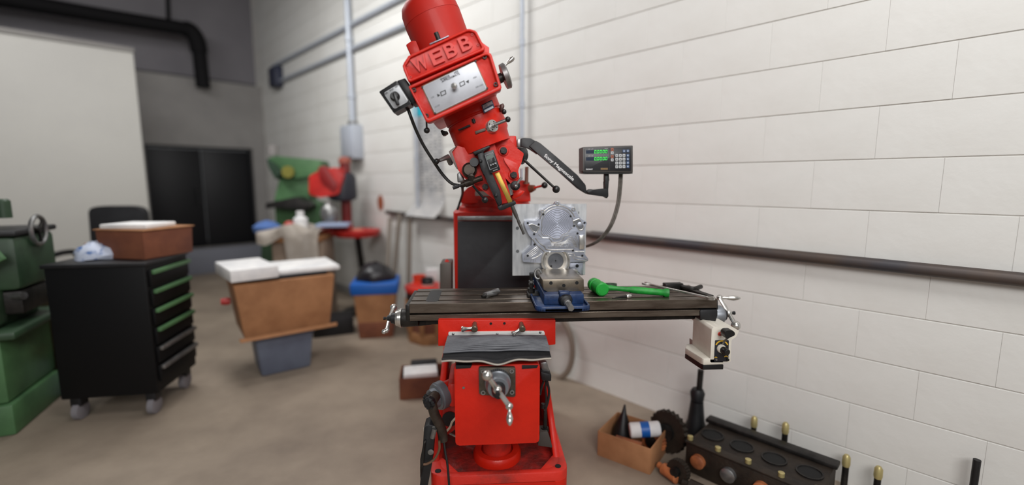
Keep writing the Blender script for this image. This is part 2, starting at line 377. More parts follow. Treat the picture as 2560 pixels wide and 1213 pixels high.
for sx in (0, 1):   # corner bolt pads of the pan
    x0 = bl+.03 if sx == 0 else br-.03; s = 1 if sx == 0 else -1
    m = B(); solid(m, a := [Vector((x0-s*.02, 1.515, zb-.03)), Vector((x0+s*.075, 1.515, zb-.03)), Vector((x0+s*.01, 1.61, zb-.03)), Vector((x0-s*.02, 1.62, zb-.03))], [p+Vector((0, 0, .0295)) for p in a], .003); obj('corner_pad', m, REDW, MM)
# side wings of the base rising to the column
for s, x in ((-1, bl+.012), (1, br-.03)):
    m = B(); solid(m, a := [Vector((x-.012, 1.56, zb-.02)), Vector((x-.012, 2.35, zb-.02)), Vector((x-.012-s*.02, 2.35, .62)), Vector((x-.012-s*.02, 2.05, .60)), Vector((x-.012-s*.006, 1.80, .40))], [p+Vector((.024, 0, 0)) for p in a], .006)
    obj('base_wing', m, RED, MM)
bz = zb-.033
m = B(); lathe(m, [(0, .092), (.025, .092), (.035, .085), (.035, .062), (.02, .060), (.02, .0)], (xc, 1.66, bz), (0, 0, 1), 32, False); obj('screw_boss', m, RED, MM)
m = B(); lathe(m, [(0, .055), (.3, .055)], (xc, 1.66, bz), (0, 0, 1), 24); obj('elevating_screw', m, REDW, MM)
# ---- column
ct = P(1243, 531, 1.98).z; cl, cr = P(1133, 600, 1.98).x, P(1352, 600, 1.98).x
m = B(); solid(m, a := [Vector((x, y, .16)) for x, y in rpoly([(cl, 1.98), (cr, 1.98), (cr, 2.42), (cl, 2.42)], .04)], [Vector((p.x, p.y, ct)) for p in a], .012, 3)
col = obj('column', m, RED, MM)
m = B(); prism(m, T1((825, -350), (1480, -350), (1560, -350), (1560, 420), (825, 420)), 1.965, 1.98, .003); obj('way_cover', m, RUB, MM, label='black rubber sheet over the column ways')
m = B(); prism(m, Z2((355, 1140), (905, 1135), (905, 1178), (355, 1180)), 1.957, 1.966, .002); ws = obj('cover_strip', m, SATIN, MM)
m = B()
for x, y in Z2((420, 1157), (537, 1157), (713, 1157)): p = P(x, y, 1.955); rod(m, p, p+Vector((0, .008, 0)), .0055)
obj('screw', m, SATIN, ws)
m = B(); prism(m, T1((645, 75), (765, 70), (765, 460), (645, 460)), 2.02, 2.14, .006); sb = obj('side_box', m, mat('dark_grey_box', (86, 80, 74), .55, .3), MM, label='dark grey box on the left flank of the column')
m = B(); rod(m, P(1117, 657, 2.06), P(1121, 652, 2.06), .012); obj('knob', m, REDW, sb)
# ---- knee
KY = 1.40
kl, kr = P(1137, 1000, KY).x, P(1349, 1000, KY).x; kz0, kz1 = P(1243, 1111, KY).z, P(1243, 912, KY).z
m = B(); solid(m, a := [Vector((x, KY, z)) for x, z in rpoly([(kl, kz1), (kr, kz1), (kr, kz0), (kl, kz0)], .012)], [p+Vector((0, .58, 0)) for p in a], .006); knee = obj('knee', m, RED, MM)
for px in ((1139, 1180), (1305, 1346)):
    m = B(); prism(m, [(px[0], 914), (px[1], 914), (px[1]-4, 921), (px[0], 923)], KY-.004, KY+.05, .001); obj('dark_block', m, BLACKM, MM)  # dark block at each top corner of the knee front
m = B(); p = P(*T3((470, 325))[0], KY); rod(m, p, p+Vector((0, -.003, 0)), .004); obj('screw', m, SATIN, knee)
# cross-feed screw plate, dial, ball crank
m = B(); prism(m, rpoly(T3((607, 142), (943, 142), (943, 412), (612, 390)), 5), KY-.012, KY, .003); cp_ = obj('bearing_plate', m, mat('greasy_steel_plate', (92, 84, 74), .45, .6, (64, 56, 50), 20), MM)
for x, y in T3((648, 175), (908, 172), (648, 368), (910, 365)):
    m = B(); p = P(x, y, KY-.012); lathe(m, [(0, .0075), (.005, .0075), (.005, .004), (.001, .003)], p, (0, -1, 0), 14, False); obj('cap_screw', m, SATIN, cp_)
cc = P(*T3((780, 262))[0], KY-.012)
m = B(); lathe(m, [(0, .041), (.02, .041), (.022, .039), (.026, .036), (.05, .034), (.054, .032)], cc, (0, -1, -.02), 40); dl_ = obj('feed_dial', m, DIAL, MM)
m = B()
for k in range(40):
    a_ = 2*pi*k/40; u = Vector((cos(a_), 0, sin(a_))); box(m, cc+Vector((0, -.012, 0))+u*.0412, (.0012, .012 if k % 5 else .018, .001), M=Matrix((Vector((-sin(a_), 0, cos(a_))), Vector((0, 1, 0)), u)).transposed())
o = obj('graduation', m, PRINT, dl_); o['kind'] = 'stuff'
m = B(); lathe(m, [(0, .022), (.03, .020), (.04, .016)], cc+Vector((0, -.054, 0)), (0, -1, 0), 24); obj('knurled_nut', m, BLACKM, dl_)
CY = KY-.115
def crank(parent, hub, b1, rb, b2, tip, r, hubaxis, m1=CHROME, name='ball_crank'):
    """ball-ended two-arm crank with a turned handle"""
    m = B(); d = (b2-b1).normalized(); tube(m, smoothpath([b1, hub, b2], 6), r)
    ball(m, hub, r*1.75); o = obj(name, m, m1, parent)
    m = B(); ball(m, b1, rb, 24); obj('ball_end', m, m1, o)
    m = B(); ball(m, b2, r*1.5); obj('arm_end', m, m1, o)
    ax = tip-b2; L = ax.length
    m = B(); lathe(m, [(0, r*.8), (L*.15, r*.7), (L*.3, r*.62), (L*.42, r*1.0), (L*.65, r*1.35), (L*.85, r*1.0), (L*.97, r*.4), (L, .0005)], b2, ax, 20, False); obj('handle_grip', m, m1, o)
    m = B(); hexn(m, hub-Vector(hubaxis)*r*.5, hub+Vector(hubaxis)*r*2.6, r*.8); lathe(m, [(r*2.6, r*.9), (r*3.2, r*.9)], hub, hubaxis, 16); obj('hub_nut', m, BLACKM, o)
    return o
hub = P(*T3((778, 345))[0], CY)
crank(MM, hub, P(*T3((685, 215))[0], CY-.012), .0155, P(*T3((885, 495))[0], CY-.01), P(*T3((890, 675))[0], CY-.05), .0078, (0, -1, -.15))
m = B(); rod(m, cc+Vector((0, -.05, 0)), hub, .0125); obj('feed_shaft', m, CHROME, MM)
# knee elevating crank on the left
q = P(1110, 992, 1.62); ax = Vector((-.78, -.6, -.1)).normalized()
hb = P(1102, 988, 1.58)
m = B(); lathe(m, [(-.05, .04), (-.012, .042)], hb, ax, 36); obj('dial_mount', m, RED, MM)
m = B(); lathe(m, [(-.012, .05), (.012, .05), (.016, .046), (.02, .046), (.022, .036), (.04, .034)], hb, ax, 36); kd = obj('knee_dial', m, DIAL, MM)
m = B(); prism(m, [(1118, 962), (1140, 958), (1140, 1022), (1118, 1018)], 1.55, 1.75, .012); obj('dial_bracket', m, REDW, MM)
m = B(); lathe(m, [(.04, .026), (.055, .026)], hb, ax, 20); [rod(m, hb+ax*.055+(frame_of(ax)[1]*cos(k*pi/4)+frame_of(ax)[2]*sin(k*pi/4))*.018, hb+ax*.062+(frame_of(ax)[1]*cos(k*pi/4)+frame_of(ax)[2]*sin(k*pi/4))*.018, .005, seg=8) for k in range(8)]; obj('clutch_ring', m, BLACKM, MM)
pa = [P(x, y, Y) for x, y, Y in ((1088, 990, 1.49), (1080, 1005, 1.46), (1086, 1035, 1.46), (1100, 1065, 1.47), (1106, 1085, 1.48), (1108, 1102, 1.48))]
m = B(); tube(m, smoothpath(pa, 5), .015, 12, rr=[.019]*6+[.0165]*20); kc = obj('knee_crank', m, mat('grimy_crank', (72, 62, 54), .5, .4, (50, 42, 36), 25), MM, label='grimy dark curved knee crank')
m = B(); h0 = P(1076, 1004, 1.45); lathe(m, [(0, .02), (.014, .02), (.018, .012), (.026, .012)], h0, (-.3, -1, 0), 8); 
for k in range(6): rod(m, h0+Vector((cos(k*pi/3)*.014, -.012, sin(k*pi/3)*.014)), h0+Vector((cos(k*pi/3)*.014, -.024, sin(k*pi/3)*.014)), .004, seg=8)
obj('star_nut', m, BLACKM, kc)
# ---- saddle with levers and strip
SY = 1.56
m = B(); prism(m, [(1095, 800), (1389, 800), (1389, 862), (1352, 866), (1352, 850), (1122, 846), (1122, 865), (1095, 866)], SY, 1.93, .003); sad = obj('saddle', m, RED, MM)
for x, y in T1((1161, 684), (1298, 681)):
    m = B(); p = P(x, y, SY); lathe(m, [(0, .0045), (.0015, .0045)], p, (0, -1, 0), 12); obj('screw_hole', m, HOLE, sad)
for (hx, hy), (ex, ey) in ((T1((998, 690))[0], T1((865, 742))[0]), (T1((1468, 690))[0], T1((1382, 793))[0])):
    p = P(hx, hy, SY); e = P(ex, ey, SY-.05)
    m = B(); lathe(m, [(0, .008), (.03, .0085), (.034, .011), (.05, .011), (.052, .009)], p+Vector((0, 0, .002)), (0, -1, -.1), 18); lv = obj('clamp_lever', m, mat('brown_steel', (120, 108, 92), .35, .8), MM) if 'brown_steel' not in MATS else obj('clamp_lever', m, MATS['brown_steel'], MM)
    m = B(); a_ = p+Vector((0, -.042, 0)); d = e-a_; L = d.length
    lathe(m, [(0, .0055), (L*.5, .0048), (L*.75, .007), (L*.92, .0105), (L*1.02, .0085), (L*1.06, .001)], a_, d, 16, False); obj('lever_arm', m, CHROME, lv)
m = B(); prism(m, rpoly(T1((732, 770), (1700, 760), (1710, 800), (732, 806)), 3), SY-.006, SY, .001); st = obj('clamp_strip', m, mat('pale_steel_strip', (226, 224, 220), .4, .25), MM, label='bright steel strip holding the folded cover')
for x, y in T1((780, 788), (1225, 789), (1660, 773)):
    m = B(); p = P(x, y, SY-.006); lathe(m, [(0, .0048), (.002, .0045), (.003, .003)], p, (0, -1, 0), 12); obj('screw', m, SATIN, st)
# folded rubber cover: pleats run across, from the saddle down to the front of the knee
tl, tr, fl, fr = P(1120, 841, SY-.004), P(1364, 841, SY-.004), P(1104, 899, KY-.035), P(1378, 893, KY-.035)
bm = B(); NR, NC = 24, 28; rows = []
for i in range(NR+1):
    u = i/NR; fl_ = u if u < .82 else .82+(u-.82); row = []
    for k in range(NC+1):
        v = k/NC; a_ = tl.lerp(tr, v); b_ = fl.lerp(fr, v); p = a_.lerp(b_, u)
        arch = .016*sin(pi*v)*sin(pi*min(u*1.1, 1))
        rip = 0
        dip = -.012*math.exp(-((v-.5)/.12)**2)*max(0, u-.7)/.3
        row.append(bm.verts.new(p+Vector((0, -.25*rip, arch+rip+dip))))
    rows.append(row)
for i in range(NR):
    for k in range(NC): bm.faces.new((rows[i][k], rows[i][k+1], rows[i+1][k+1], rows[i+1][k]))
bmesh.ops.solidify(bm, geom=bm.faces[:], thickness=.002)
pl = obj('folded_way_cover', bm, RUB, MM, 20, label='grey pleated rubber cover draped over the knee ways')
NPL = 15
for i in range(NPL):
    u = .03+.77*(i+.5)/NPL; pp = []
    for k in range(25):
        v = k/24; p = tl.lerp(tr, v).lerp(fl.lerp(fr, v), u+.010*sin(v*4+i*.9)*(1 if i % 3 else .4)); pp.append(p+Vector((0, 0, .016*sin(pi*v)*sin(pi*min(u*1.1, 1))+.0035-.012*math.exp(-((v-.5)/.12)**2)*max(0, u-.7)/.3)))
    m = B(); tube(m, pp, .0036, 8, rr=[.0036+.0006*sin(k*.7+i) for k in range(25)]); obj('pleat', m, RUBG, pl, 60)
ed = [fl.lerp(fr, k/16)+Vector((0, -.001, -.006-.013*math.exp(-((k/16-.5)/.13)**2)+.002*sin(k*1.3))) for k in range(17)]
m = B(); tube(m, smoothpath(ed, 3), .0032, 8); obj('hem_strip', m, mat('pale_hem', (150, 142, 132), .5, .3), pl)
m = B(); solid(m, a := [fl.lerp(fr, k/16)+Vector((0, .0, .003-.012*math.exp(-((k/16-.5)/.13)**2))) for k in range(17)]+[fl.lerp(fr, k/16)+Vector((0, 0, -.006-.013*math.exp(-((k/16-.5)/.13)**2))) for k in range(16, -1, -1)], [p+Vector((0, .004, 0)) for p in a]); obj('hem_flap', m, RUB, pl)
# ---- table: T-slotted slab
X0, X1 = -.257, .850; Y0, Y1 = 1.58, 1.81; z0 = Tt
def slot(y): return [(y-.0075, z0), (y-.0075, z0-.018), (y-.013, z0-.018), (y-.013, z0-.028), (y+.013, z0-.028), (y+.013, z0-.018), (y+.0075, z0-.018), (y+.0075, z0)]
fz = lambda yy: P(1300, yy, 1.58).z
g0, g1, zbt = fz(779), fz(783.5), fz(798)
prof = [(Y0, z0)]
for y in (1.625, 1.695, 1.765): prof += slot(y)
prof += [(Y1, z0), (Y1, g0), (Y1-.03, g0), (Y1-.03, g1), (Y1, g1), (Y1, zbt), (Y0+.03, zbt), (Y0+.03, zbt), (Y0, zbt), (Y0, g1), (Y0+.022, g1), (Y0+.022, g0), (Y0, g0)]
prof = [p for i, p in enumerate(prof) if p != prof[i-1]]
m = B(); solid(m, [Vector((X0, y, z)) for y, z in prof], [Vector((X1, y, z)) for y, z in prof], .0008, 1); tab = obj('table', m, STEEL, MM)
m = B(); box(m, (X0-.007, (Y0+Y1)/2, z0-.032), (.016, Y1-Y0-.012, .058), 0, .004); obj('end_plate', m, STEELD, MM)
m = B(); solid(m, a := [Vector((x, y, z0-.004)) for x, y in rpoly([(-.205, 1.607), (-.160, 1.607), (-.160, 1.785), (-.205, 1.785)], .02)], [p+Vector((0, 0, .0045)) for p in a]); obj('oil_pocket', m, BLACKM, tab, label='black oily chip pocket near the left end')
m = B(); box(m, ((X0+X1)/2, 1.70, zbt-.012), (X1-X0-.1, .16, .028), 0, .002); obj('table_dovetail', m, STEELD, MM)
# left table-end bracket, dials and ball crank
hc = P(1000, 795, 1.60); hc = Vector((X0, 1.66, P(1010, 794, 1.6).z))
hx = PX(1010, 794, X0-.004)
hx = Vector((X0-.004, 1.62, P(1010, 795, 1.62).z))
m = B(); lathe(m, [(-.03, .030), (.022, .033), (.03, .031)], hx, (-1, 0, 0), 32); lb = obj('end_bearing', m, STEELD, MM)
m = B(); lathe(m, [(.03, .034), (.036, .034), (.037, .031), (.042, .031), (.043, .029), (.05, .027)], hx, (-1, 0, 0), 32); obj('feed_dial', m, CHROME, MM)
m = B(); lathe(m, [(.05, .021), (.066, .019), (.068, .012), (.08, .010)], hx, (-1, 0, 0), 24); obj('dial_nut', m, BLACKM, MM)
xh = hx.x-.083; 
crank(MM, PX(974, 796, xh), PX(984, 769, xh), .0135, PX(967, 826, xh)*1, PX(967, 826, xh)+Vector((-.012, -.02, -.002)), .0068, (-1, 0, 0))
# saddle-side oil lines under the table on the left
m = B(); prism(m, T1((340, 655), (620, 655), (560, 700), (400, 715), (350, 700)), 1.66, 1.74, .004); obj('feed_stop_block', m, BLACKM, MM)
# right table-end bracket, dial and crank
rx = X1; rc = Vector((rx, 1.665, P(1800, 784, 1.64).z))
m = B(); prism(m, T2((1950, 500), (2147, 495), (2147, 560), (2105, 685), (2030, 668), (1950, 605)), 1.575, 1.75, .006); obj('end_bracket', m, BLACKM, MM)
m = B(); prism(m, T2((2125, 395), (2146, 388), (2147, 500), (2125, 500)), 1.583, 1.80, .003); obj('end_plate', m, STEELD, MM)
hr = Vector((PX(1797, 787, .888).x, 1.66, CAMH)); hr = P(1798, 787, 1.66)
m = B(); lathe(m, [(-.03, .03), (-.012, .036), (.004, .036), (.006, .033), (.012, .030)], hr, (1, 0, 0), 32); obj('feed_dial', m, DIAL, MM)
m = B(); lathe(m, [(.012, .024), (.022, .022), (.024, .014)], hr, (1, 0, 0), 24); obj('dial_nut', m, BLACKM, MM)
m = B(); lathe(m, [(.02, .010), (.045, .010)], hr, (1, 0, 0), 18); obj('copper_collar', m, mat('copper_collar', (150, 106, 72), .35, .8), MM)
hb2 = P(1821, 783, 1.66); xx = hb2.x
crank(MM, hb2, PX(1839.5, 814.5, xx), .0175, PX(1799, 744.5, xx), PX(1852, 746, xx+.075), .0078, (1, 0, 0))
# ================================================================== HEAD, tilted about 22 degrees
TL = RAD(22); AU = Vector((-sin(TL), 0, cos(TL))); AR = Vector((cos(TL), 0, sin(TL)))
HY = 1.47
# turret and ram
tx = P(1241, 500, 2.06).x; tz = P(1243, 528, 2.0).z
m = B(); lathe(m, [(-.02, .172), (.012, .172), (.018, .162), (.035, .155), (.05, .152), (.05, .160), (.066, .160)], (tx, 2.16, tz), (0, 0, 1), 48); obj('turret_base', m, REDW, MM)
m = B(); lathe(m, [(.0665, .1605), (.085, .1605)], (tx, 2.16, tz), (0, 0, 1), 48); obj('degree_band', m, mat('pale_scale_band', (176, 172, 164), .4, .5), MM)
m = B(); prism(m, Z2((390, 1015), (395, 930), (450, 870), (620, 780), (900, 760), (985, 800), (1040, 830), (1048, 980), (1048, 1000), (395, 1020)), 2.03, 2.34, .01, 3); obj('turret', m, RED, MM)
m = B(); prism(m, Z2((850, 375), (912, 378), (915, 480), (925, 640), (940, 790), (850, 800), (700, 800), (700, 420)), 1.92, 2.6, .006); obj('ram', m, REDW, MM)
# motor
mb = P(1110, 118, 1.66)
def along(px, Y): return P(*px, Y)
mr = .0985
m0 = P(1105, 106, 1.67)
m = B(); lathe(m, [(-.06, mr*.96), (.02, mr*.98), (.075, mr), (.0755, mr*.99), (.078, mr*.99), (.0785, mr), (.115, mr*.97), (.135, mr*.9), (.148, mr*.76), (.154, mr*.55), (.156, 0.001)], m0, AU, 48, False); mot = obj('motor', m, REDM, MM)
m = B(); prism(m, Z1((605, 300), (640, 288), (668, 350), (640, 372)), 1.53, 1.545, .002); 
p = P(*Z1((638, 335))[0], 1.535); m2 = B(); rod(m2, p-AU*.012, p+AU*.012, .0075); obj('hoist_stud', m2, STEELD, mot); m.free()
m = B(); prism(m, Z1((345, 410), (400, 372), (440, 372), (475, 455), (475, 520), (395, 520)), 1.60, 1.72, .004); obj('motor_bracket', m, REDM, MM)
# belt housing body behind the covers
m = B(); prism(m, Z1((330, 625), (385, 520), (910, 275), (990, 300), (1085, 460), (1140, 520), (1205, 800), (560, 1090), (400, 830)), 1.49, 1.84, .012, 3); bh = obj('belt_housing', m, RED, MM)
m = B(); prism(m, Z1((560, 400), (740, 322), (745, 335), (570, 412)), 1.50, 1.70, .002); obj('gasket', m, ALU, bh)
# upper cover carrying the raised name
uo = Z1((316, 602), (330, 575), (368, 512), (905, 264), (935, 262), (985, 278), (1000, 292), (1074, 438), (1066, 462), (395, 752), (370, 752), (324, 640))
ui = Z1((345, 603), (356, 585), (392, 528), (905, 290), (932, 286), (970, 298), (982, 310), (1044, 432), (1036, 444), (400, 722), (382, 720), (350, 632))
m = B(); prism(m, uo, HY, 1.50, .004); uc = obj('name_cover', m, RED, MM)
m = B(); ring(m, uo, ui, HY-.010, HY+.002, .0035); obj('cover_rim', m, RED, uc)
quads = [('W', (440, 676), (574, 616)), ('E', (606, 607), (708, 562)), ('B', (737, 544), (834, 500)), ('B', (870, 482), (970, 437))]
for ch, a_, b_ in quads:
    (ax_, ay_), (bx_, by_) = Z1(a_, b_)
    text(ch, P(ax_, ay_, HY-.004), P(bx_, by_, HY-.004), AU, .041, RED, uc, 'letter', .007, bold=.014)
for x, y in Z1((360, 598), (392, 710), (956, 320), (1010, 415)):
    m = B(); p = P(x, y, HY); lathe(m, [(0, .004), (.003, .004), (.003, .002), (.001, .0018)], p, (0, -1, 0), 12, False); obj('cap_screw', m, REDW, uc)
# lower cover with the speed plate
LY = 1.455
lo = Z1((372, 800), (382, 788), (430, 768), (1075, 482), (1105, 478), (1130, 492), (1140, 515), (1228, 800), (1222, 822), (570, 1122), (545, 1126), (530, 1112))
li = Z1((398, 812), (404, 806), (440, 792), (1072, 508), (1096, 506), (1108, 514), (1116, 528), (1196, 786), (1190, 798), (565, 1082), (552, 1086), (543, 1078))
m = B(); prism(m, lo, LY, 1.50, .004); lc = obj('speed_cover', m, RED, MM)
m = B(); ring(m, lo, li, LY-.014, LY+.002, .004); obj('cover_rim', m, RED, lc)
m = B(); prism(m, rpoly(Z1((490, 792), (985, 555), (1105, 822), (612, 1058)), 4), LY-.004, LY, .001); obj('plate_border', m, mat('bronze_edge', (120, 92, 70), .5, .3), lc)
m = B(); prism(m, rpoly(Z1((500, 795), (982, 565), (1092, 818), (618, 1045)), 4), LY-.0065, LY-.003, .0008); sp = obj('speed_plate', m, PANEL, lc)
PY = LY-.0072
def ptxt(s, a_, b_, h, mm=PRINT, par=sp, zf=Z1, Yp=PY, up=AU, name='lettering', bold=0):
    (ax_, ay_), (bx_, by_) = zf(a_, b_); return text(s, P(ax_, ay_, Yp), P(bx_, by_, Yp), up, h, mm, lc if par is sp else par, name, .0003, bold=bold)
ptxt('SPEEDS', (668, 742), (752, 703), .0060, bold=.01); ptxt('ARE', (792, 682), (832, 662), .0060, bold=.01); ptxt('APPROXIMATE', (680, 760), (845, 684), .0060, bold=.01)
ptxt('LOW', (583, 905), (612, 892), .0045, PRINTG); ptxt('HIGH', (970, 724), (1000, 710), .0045, PRINTG); ptxt('60-500', (617, 990), (662, 968), .0045, PRINTG); ptxt('500-4200', (992, 810), (1058, 782), .0045, PRINTG)
for q in (((662, 845), (712, 824), (720, 862), (672, 884)), ((838, 760), (884, 738), (894, 775), (848, 798))):
    o_ = Z1(*q); cx_, cy_ = sum(x for x, y in o_)/4, sum(y for x, y in o_)/4; i_ = [(cx_+(x-cx_)*.72, cy_+(y-cy_)*.72) for x, y in o_]
    m = B(); ring(m, o_, i_, PY-.001, PY+.0008); obj('sight_window', m, STEELD, lc)
for q in (((633, 862), (664, 873), (640, 892)), ((897, 752), (926, 732), (926, 765))):
    m = B(); prism(m, Z1(*q), PY, PY+.0006); obj('pointer_print', m, PRINT, lc)
m = B(); p = P(*Z1((795, 802))[0], PY); lathe(m, [(0, .006), (.012, .006), (.014, .0085), (.020, .0095), (.026, .007), (.028, .001)], p, (0, -1, 0), 20, False); obj('sight_knob', m, CHROME, lc)
for x, y in Z1((497, 800), (990, 562), (1096, 810), (615, 1040)):
    m = B(); p = P(x, y, PY); lathe(m, [(0, .003), (.002, .0025)], p, (0, -1, 0), 10); obj('rivet', m, STEELD, lc)
for x, y in Z1((426, 830), (1072, 526), (1172, 778), (541, 1064)):
    m = B(); p = P(x, y, LY); lathe(m, [(0, .0062), (.007, .0062), (.007, .0034), (.002, .003)], p, (0, -1, 0), 14, False); obj('cap_screw', m, STEELD, lc)
# handwheel on the right side
wh = P(*Z1((1262, 700))[0], 1.60); ax = AR
m = B(); lathe(m, [(-.045, .017), (-.012, .016), (-.01, .012), (0, .012)], wh, ax, 24); obj('speed_shaft', m, STEELD, MM)
m = B(); lathe(m, [(-.008, .02), (-.008, .041), (.006, .043), (.010, .038), (.004, .020), (.012, .012)], wh, ax, 40, True); hw = obj('speed_handwheel', m, SATIN, MM)
g0_ = wh+AU*.032+AR*.01; m = B(); lathe(m, [(0, .004), (.012, .004), (.02, .0065), (.032, .0085), (.04, .006), (.043, .001)], g0_, AR+AU*.35, 16, False); obj('grip', m, CHROME, hw)
m = B(); rod(m, wh+AU*.032, g0_, .0045); obj('grip_stud', m, SATIN, hw)
# drum switch
DY = 1.47
m = B(); prism(m, rpoly(Z1((100, 843), (262, 740), (398, 955), (238, 1042)), 3), DY, DY+.06, .004); ds = obj('drum_switch', m, BLACK, MM)
m = B(); prism(m, Z1((262, 742), (340, 715), (400, 830), (445, 940), (400, 955)), DY+.02, DY+.10, .004); obj('switch_bracket', m, BLACKM, MM)
m = B(); prism(m, rpoly(Z1((142, 855), (278, 775), (372, 930), (242, 1004)), 5), DY-.003, DY, .0008); obj('switch_plate', m, mat('pale_switch_plate', (172, 174, 176), .4, .4), ds)
for s_, a_, b_ in (('FOR', (156, 874), (184, 855)), ('STOP', (204, 842), (238, 822)), ('REV', (254, 808), (282, 790))): text(s_, P(*Z1(a_)[0], DY-.0035), P(*Z1(b_)[0], DY-.0035), Vector((-.5, 0, .86)), .0048, PRINT, ds, 'lettering', .0003, bold=.01)
kc_ = P(*Z1((250, 888))[0], DY-.003)
m = B(); lathe(m, [(0, .0145), (.006, .0145), (.008, .0125), (.016, .0115), (.018, .010)], kc_, (0, -1, 0), 28); kn = obj('switch_knob', m, BLACK, ds)
e_ = P(*Z1((276, 968))[0], DY-.02); s_ = P(*Z1((238, 850))[0], DY-.02); m = B(); d = (e_-s_).normalized(); box(m, (e_+s_)/2, ((e_-s_).length, .012, .010), 0, .003, M=Matrix((d, Vector((0, 1, 0)), d.cross(Vector((0, 1, 0))))).transposed()); obj('pointer_bar', m, BLACK, kn)
pa = [P(x, y, Y) for x, y, Y in ((1020, 272, 1.52), (1027, 292, 1.52), (1040, 325, 1.54), (1058, 362, 1.56), (1083, 402, 1.58), (1107, 437, 1.6), (1130, 459, 1.6), (1155, 465, 1.61))]
m = B(); tube(m, smoothpath(pa, 6), .0052, 10); obj('power_cable', m, CORD, MM)
# tilted gear housing
gx = P(1177, 275, 1.64)
m = B(); lathe(m, [(.02, .1), (0, .1), (-.045, .1), (-.048, .096), (-.052, .0965), (-.055, .1), (-.115, .1), (-.125, .094), (-.16, .09)], P(1172, 262, 1.66), AU, 56); gh = obj('gear_housing', m, RED, MM)
m = B(); prism(m, rpoly(Z1((1040, 965), (1140, 915), (1165, 990), (1065, 1042)), 2), 1.553, 1.558, .0008); np_ = obj('name_plate', m, mat('plate_blue_grey', (58, 70, 92), .4, .4), MM)
m = B(); prism(m, Z1((1052, 968), (1136, 925), (1146, 955), (1062, 1000)), 1.5522, 1.5532); prism(m, Z1((1068, 1012), (1148, 972), (1154, 990), (1074, 1030)), 1.5522, 1.5532); obj('plate_field', m, PANEL, np_)
for k, (s_, a_, b_, h_) in enumerate((('MILLING MACHINE', (1060, 970), (1134, 932), .004), ('MODEL', (1066, 984), (1100, 967), .003), ('SERIAL NO.', (1066, 996), (1142, 958), .003))): 
    text(s_ if k else 'SIZE  TYPE', P(*Z1(a_)[0], 1.5518), P(*Z1(b_)[0], 1.5518), AU, h_, PRINT, np_, 'lettering', .0002)
m = B(); prism(m, Z2((355, 320), (470, 268), (480, 285), (370, 325)), 1.556, 1.575, .001); obj('vent_slot', m, HOLE, gh)
m = B(); p = P(*Z2((508, 238))[0], 1.56); lathe(m, [(-.01, .006), (.006, .006)], p, (0.1, -1, .2), 14); rod(m, p-AU*.007+Vector((0, -.004, 0)), p+AU*.007+Vector((0, -.004, 0)), .0048); obj('oil_cup', m, STEELD, MM)
m = B(); prism(m, Z2((520, 335), (615, 302), (625, 328), (528, 362)), 1.555, 1.56, .001); obj('brass_tag', m, mat('grey_tag', (84, 66, 58), .5, .4), MM)
sc_ = P(*Z2((690, 283))[0], 1.560); nx = Vector((.5, -.83, .2)).normalized()
m = B(); lathe(m, [(-.03, .0205), (.0, .021), (.002, .020)], sc_, nx, 32); sd = obj('gear_selector', m, CHROME, MM)
for k in range(4):
    _, u_, v_ = frame_of(nx); m = B(); c_ = sc_+(u_*cos(k*pi/2+.6)+v_*sin(k*pi/2+.6))*.0145+nx*.002; lathe(m, [(0, .0022), (.0008, .0022)], c_, nx, 10); obj('screw', m, HOLE, sd)
m = B(); lathe(m, [(0, .008), (.012, .0075), (.013, .0062), (.02, .0062)], sc_, nx, 20); obj('selector_hub', m, SATIN, sd)
e_ = P(*Z2((832, 222))[0], 1.54); m = B(); rod(m, sc_+nx*.016, e_, .0055); obj('selector_arm', m, SATIN, sd)
m = B(); ball(m, e_, .0095, 20); obj('ball_knob', m, BLACK, sd)
p0, p1 = P(*Z2((762, 85))[0], 1.62), P(*Z2((795, 150))[0], 1.58)
m = B(); prism(m, Z2((755, 80), (790, 66), (802, 95), (785, 140), (760, 145)), 1.60, 1.63, .003); kl_ = obj('brake_lever', m, mat('dark_brown_lever', (70, 40, 34), .4, .3), MM)
m = B(); ball(m, p1, .0088, 18); obj('ball_knob', m, BLACK, kl_)
p0, p1 = P(1064, 298, 1.52), P(1067, 326, 1.50)
m = B(); rod(m, p0+Vector((0, .02, .015)), p1, .003); hl = obj('belt_lever', m, BLACK, MM)
m = B(); ball(m, p1, .0098, 18); obj('ball_knob', m, BLACK, hl)
m = B(); prism(m, Z2((192, 330), (210, 318), (230, 338), (258, 332), (262, 352), (232, 372), (210, 372)), 1.60, 1.64, .002); obj('hook_bracket', m, STEELD, MM)
# quill housing (head casting)
m = B(); prism(m, rpoly(Z2((278, 522), (350, 470), (425, 492), (690, 376), (712, 470), (760, 640), (815, 800), (850, 920), (868, 1015), (745, 1015), (560, 868), (420, 780), (352, 690)), 3), 1.60, 1.86, .012, 3); hd = obj('quill_housing', m, RED, MM)
m = B(); prism(m, Z2((272, 525), (340, 475), (352, 470), (300, 530), (330, 610), (360, 690), (345, 690), (300, 610)), 1.592, 1.70, .002); obj('side_face', m, mat('grey_casting_side', (130, 116, 112), .5, .3), MM)  # thin grey piece along the left face of the head casting
m = B(); lathe(m, [(0, .098), (.016, .098), (.02, .094)], P(*Z2((540, 450))[0], 1.70)-AU*.012, AU, 48); obj('swivel_collar', m, RED, MM)
# left feed crank
e0, e1, e2 = P(*Z2((265, 575))[0], 1.60), P(*Z2((180, 612))[0], 1.56), P(*Z2((155, 620))[0], 1.55)
m = B(); tube(m, [P(*Z2((290, 640))[0], 1.62), P(*Z2((262, 578))[0], 1.59), e1], .0085, 10, rr=[.009, .0095, .006]); fc = obj('feed_crank', m, SATIN, MM)
m = B(); ball(m, e2, .0098, 18); obj('ball_knob', m, BLACK, fc)
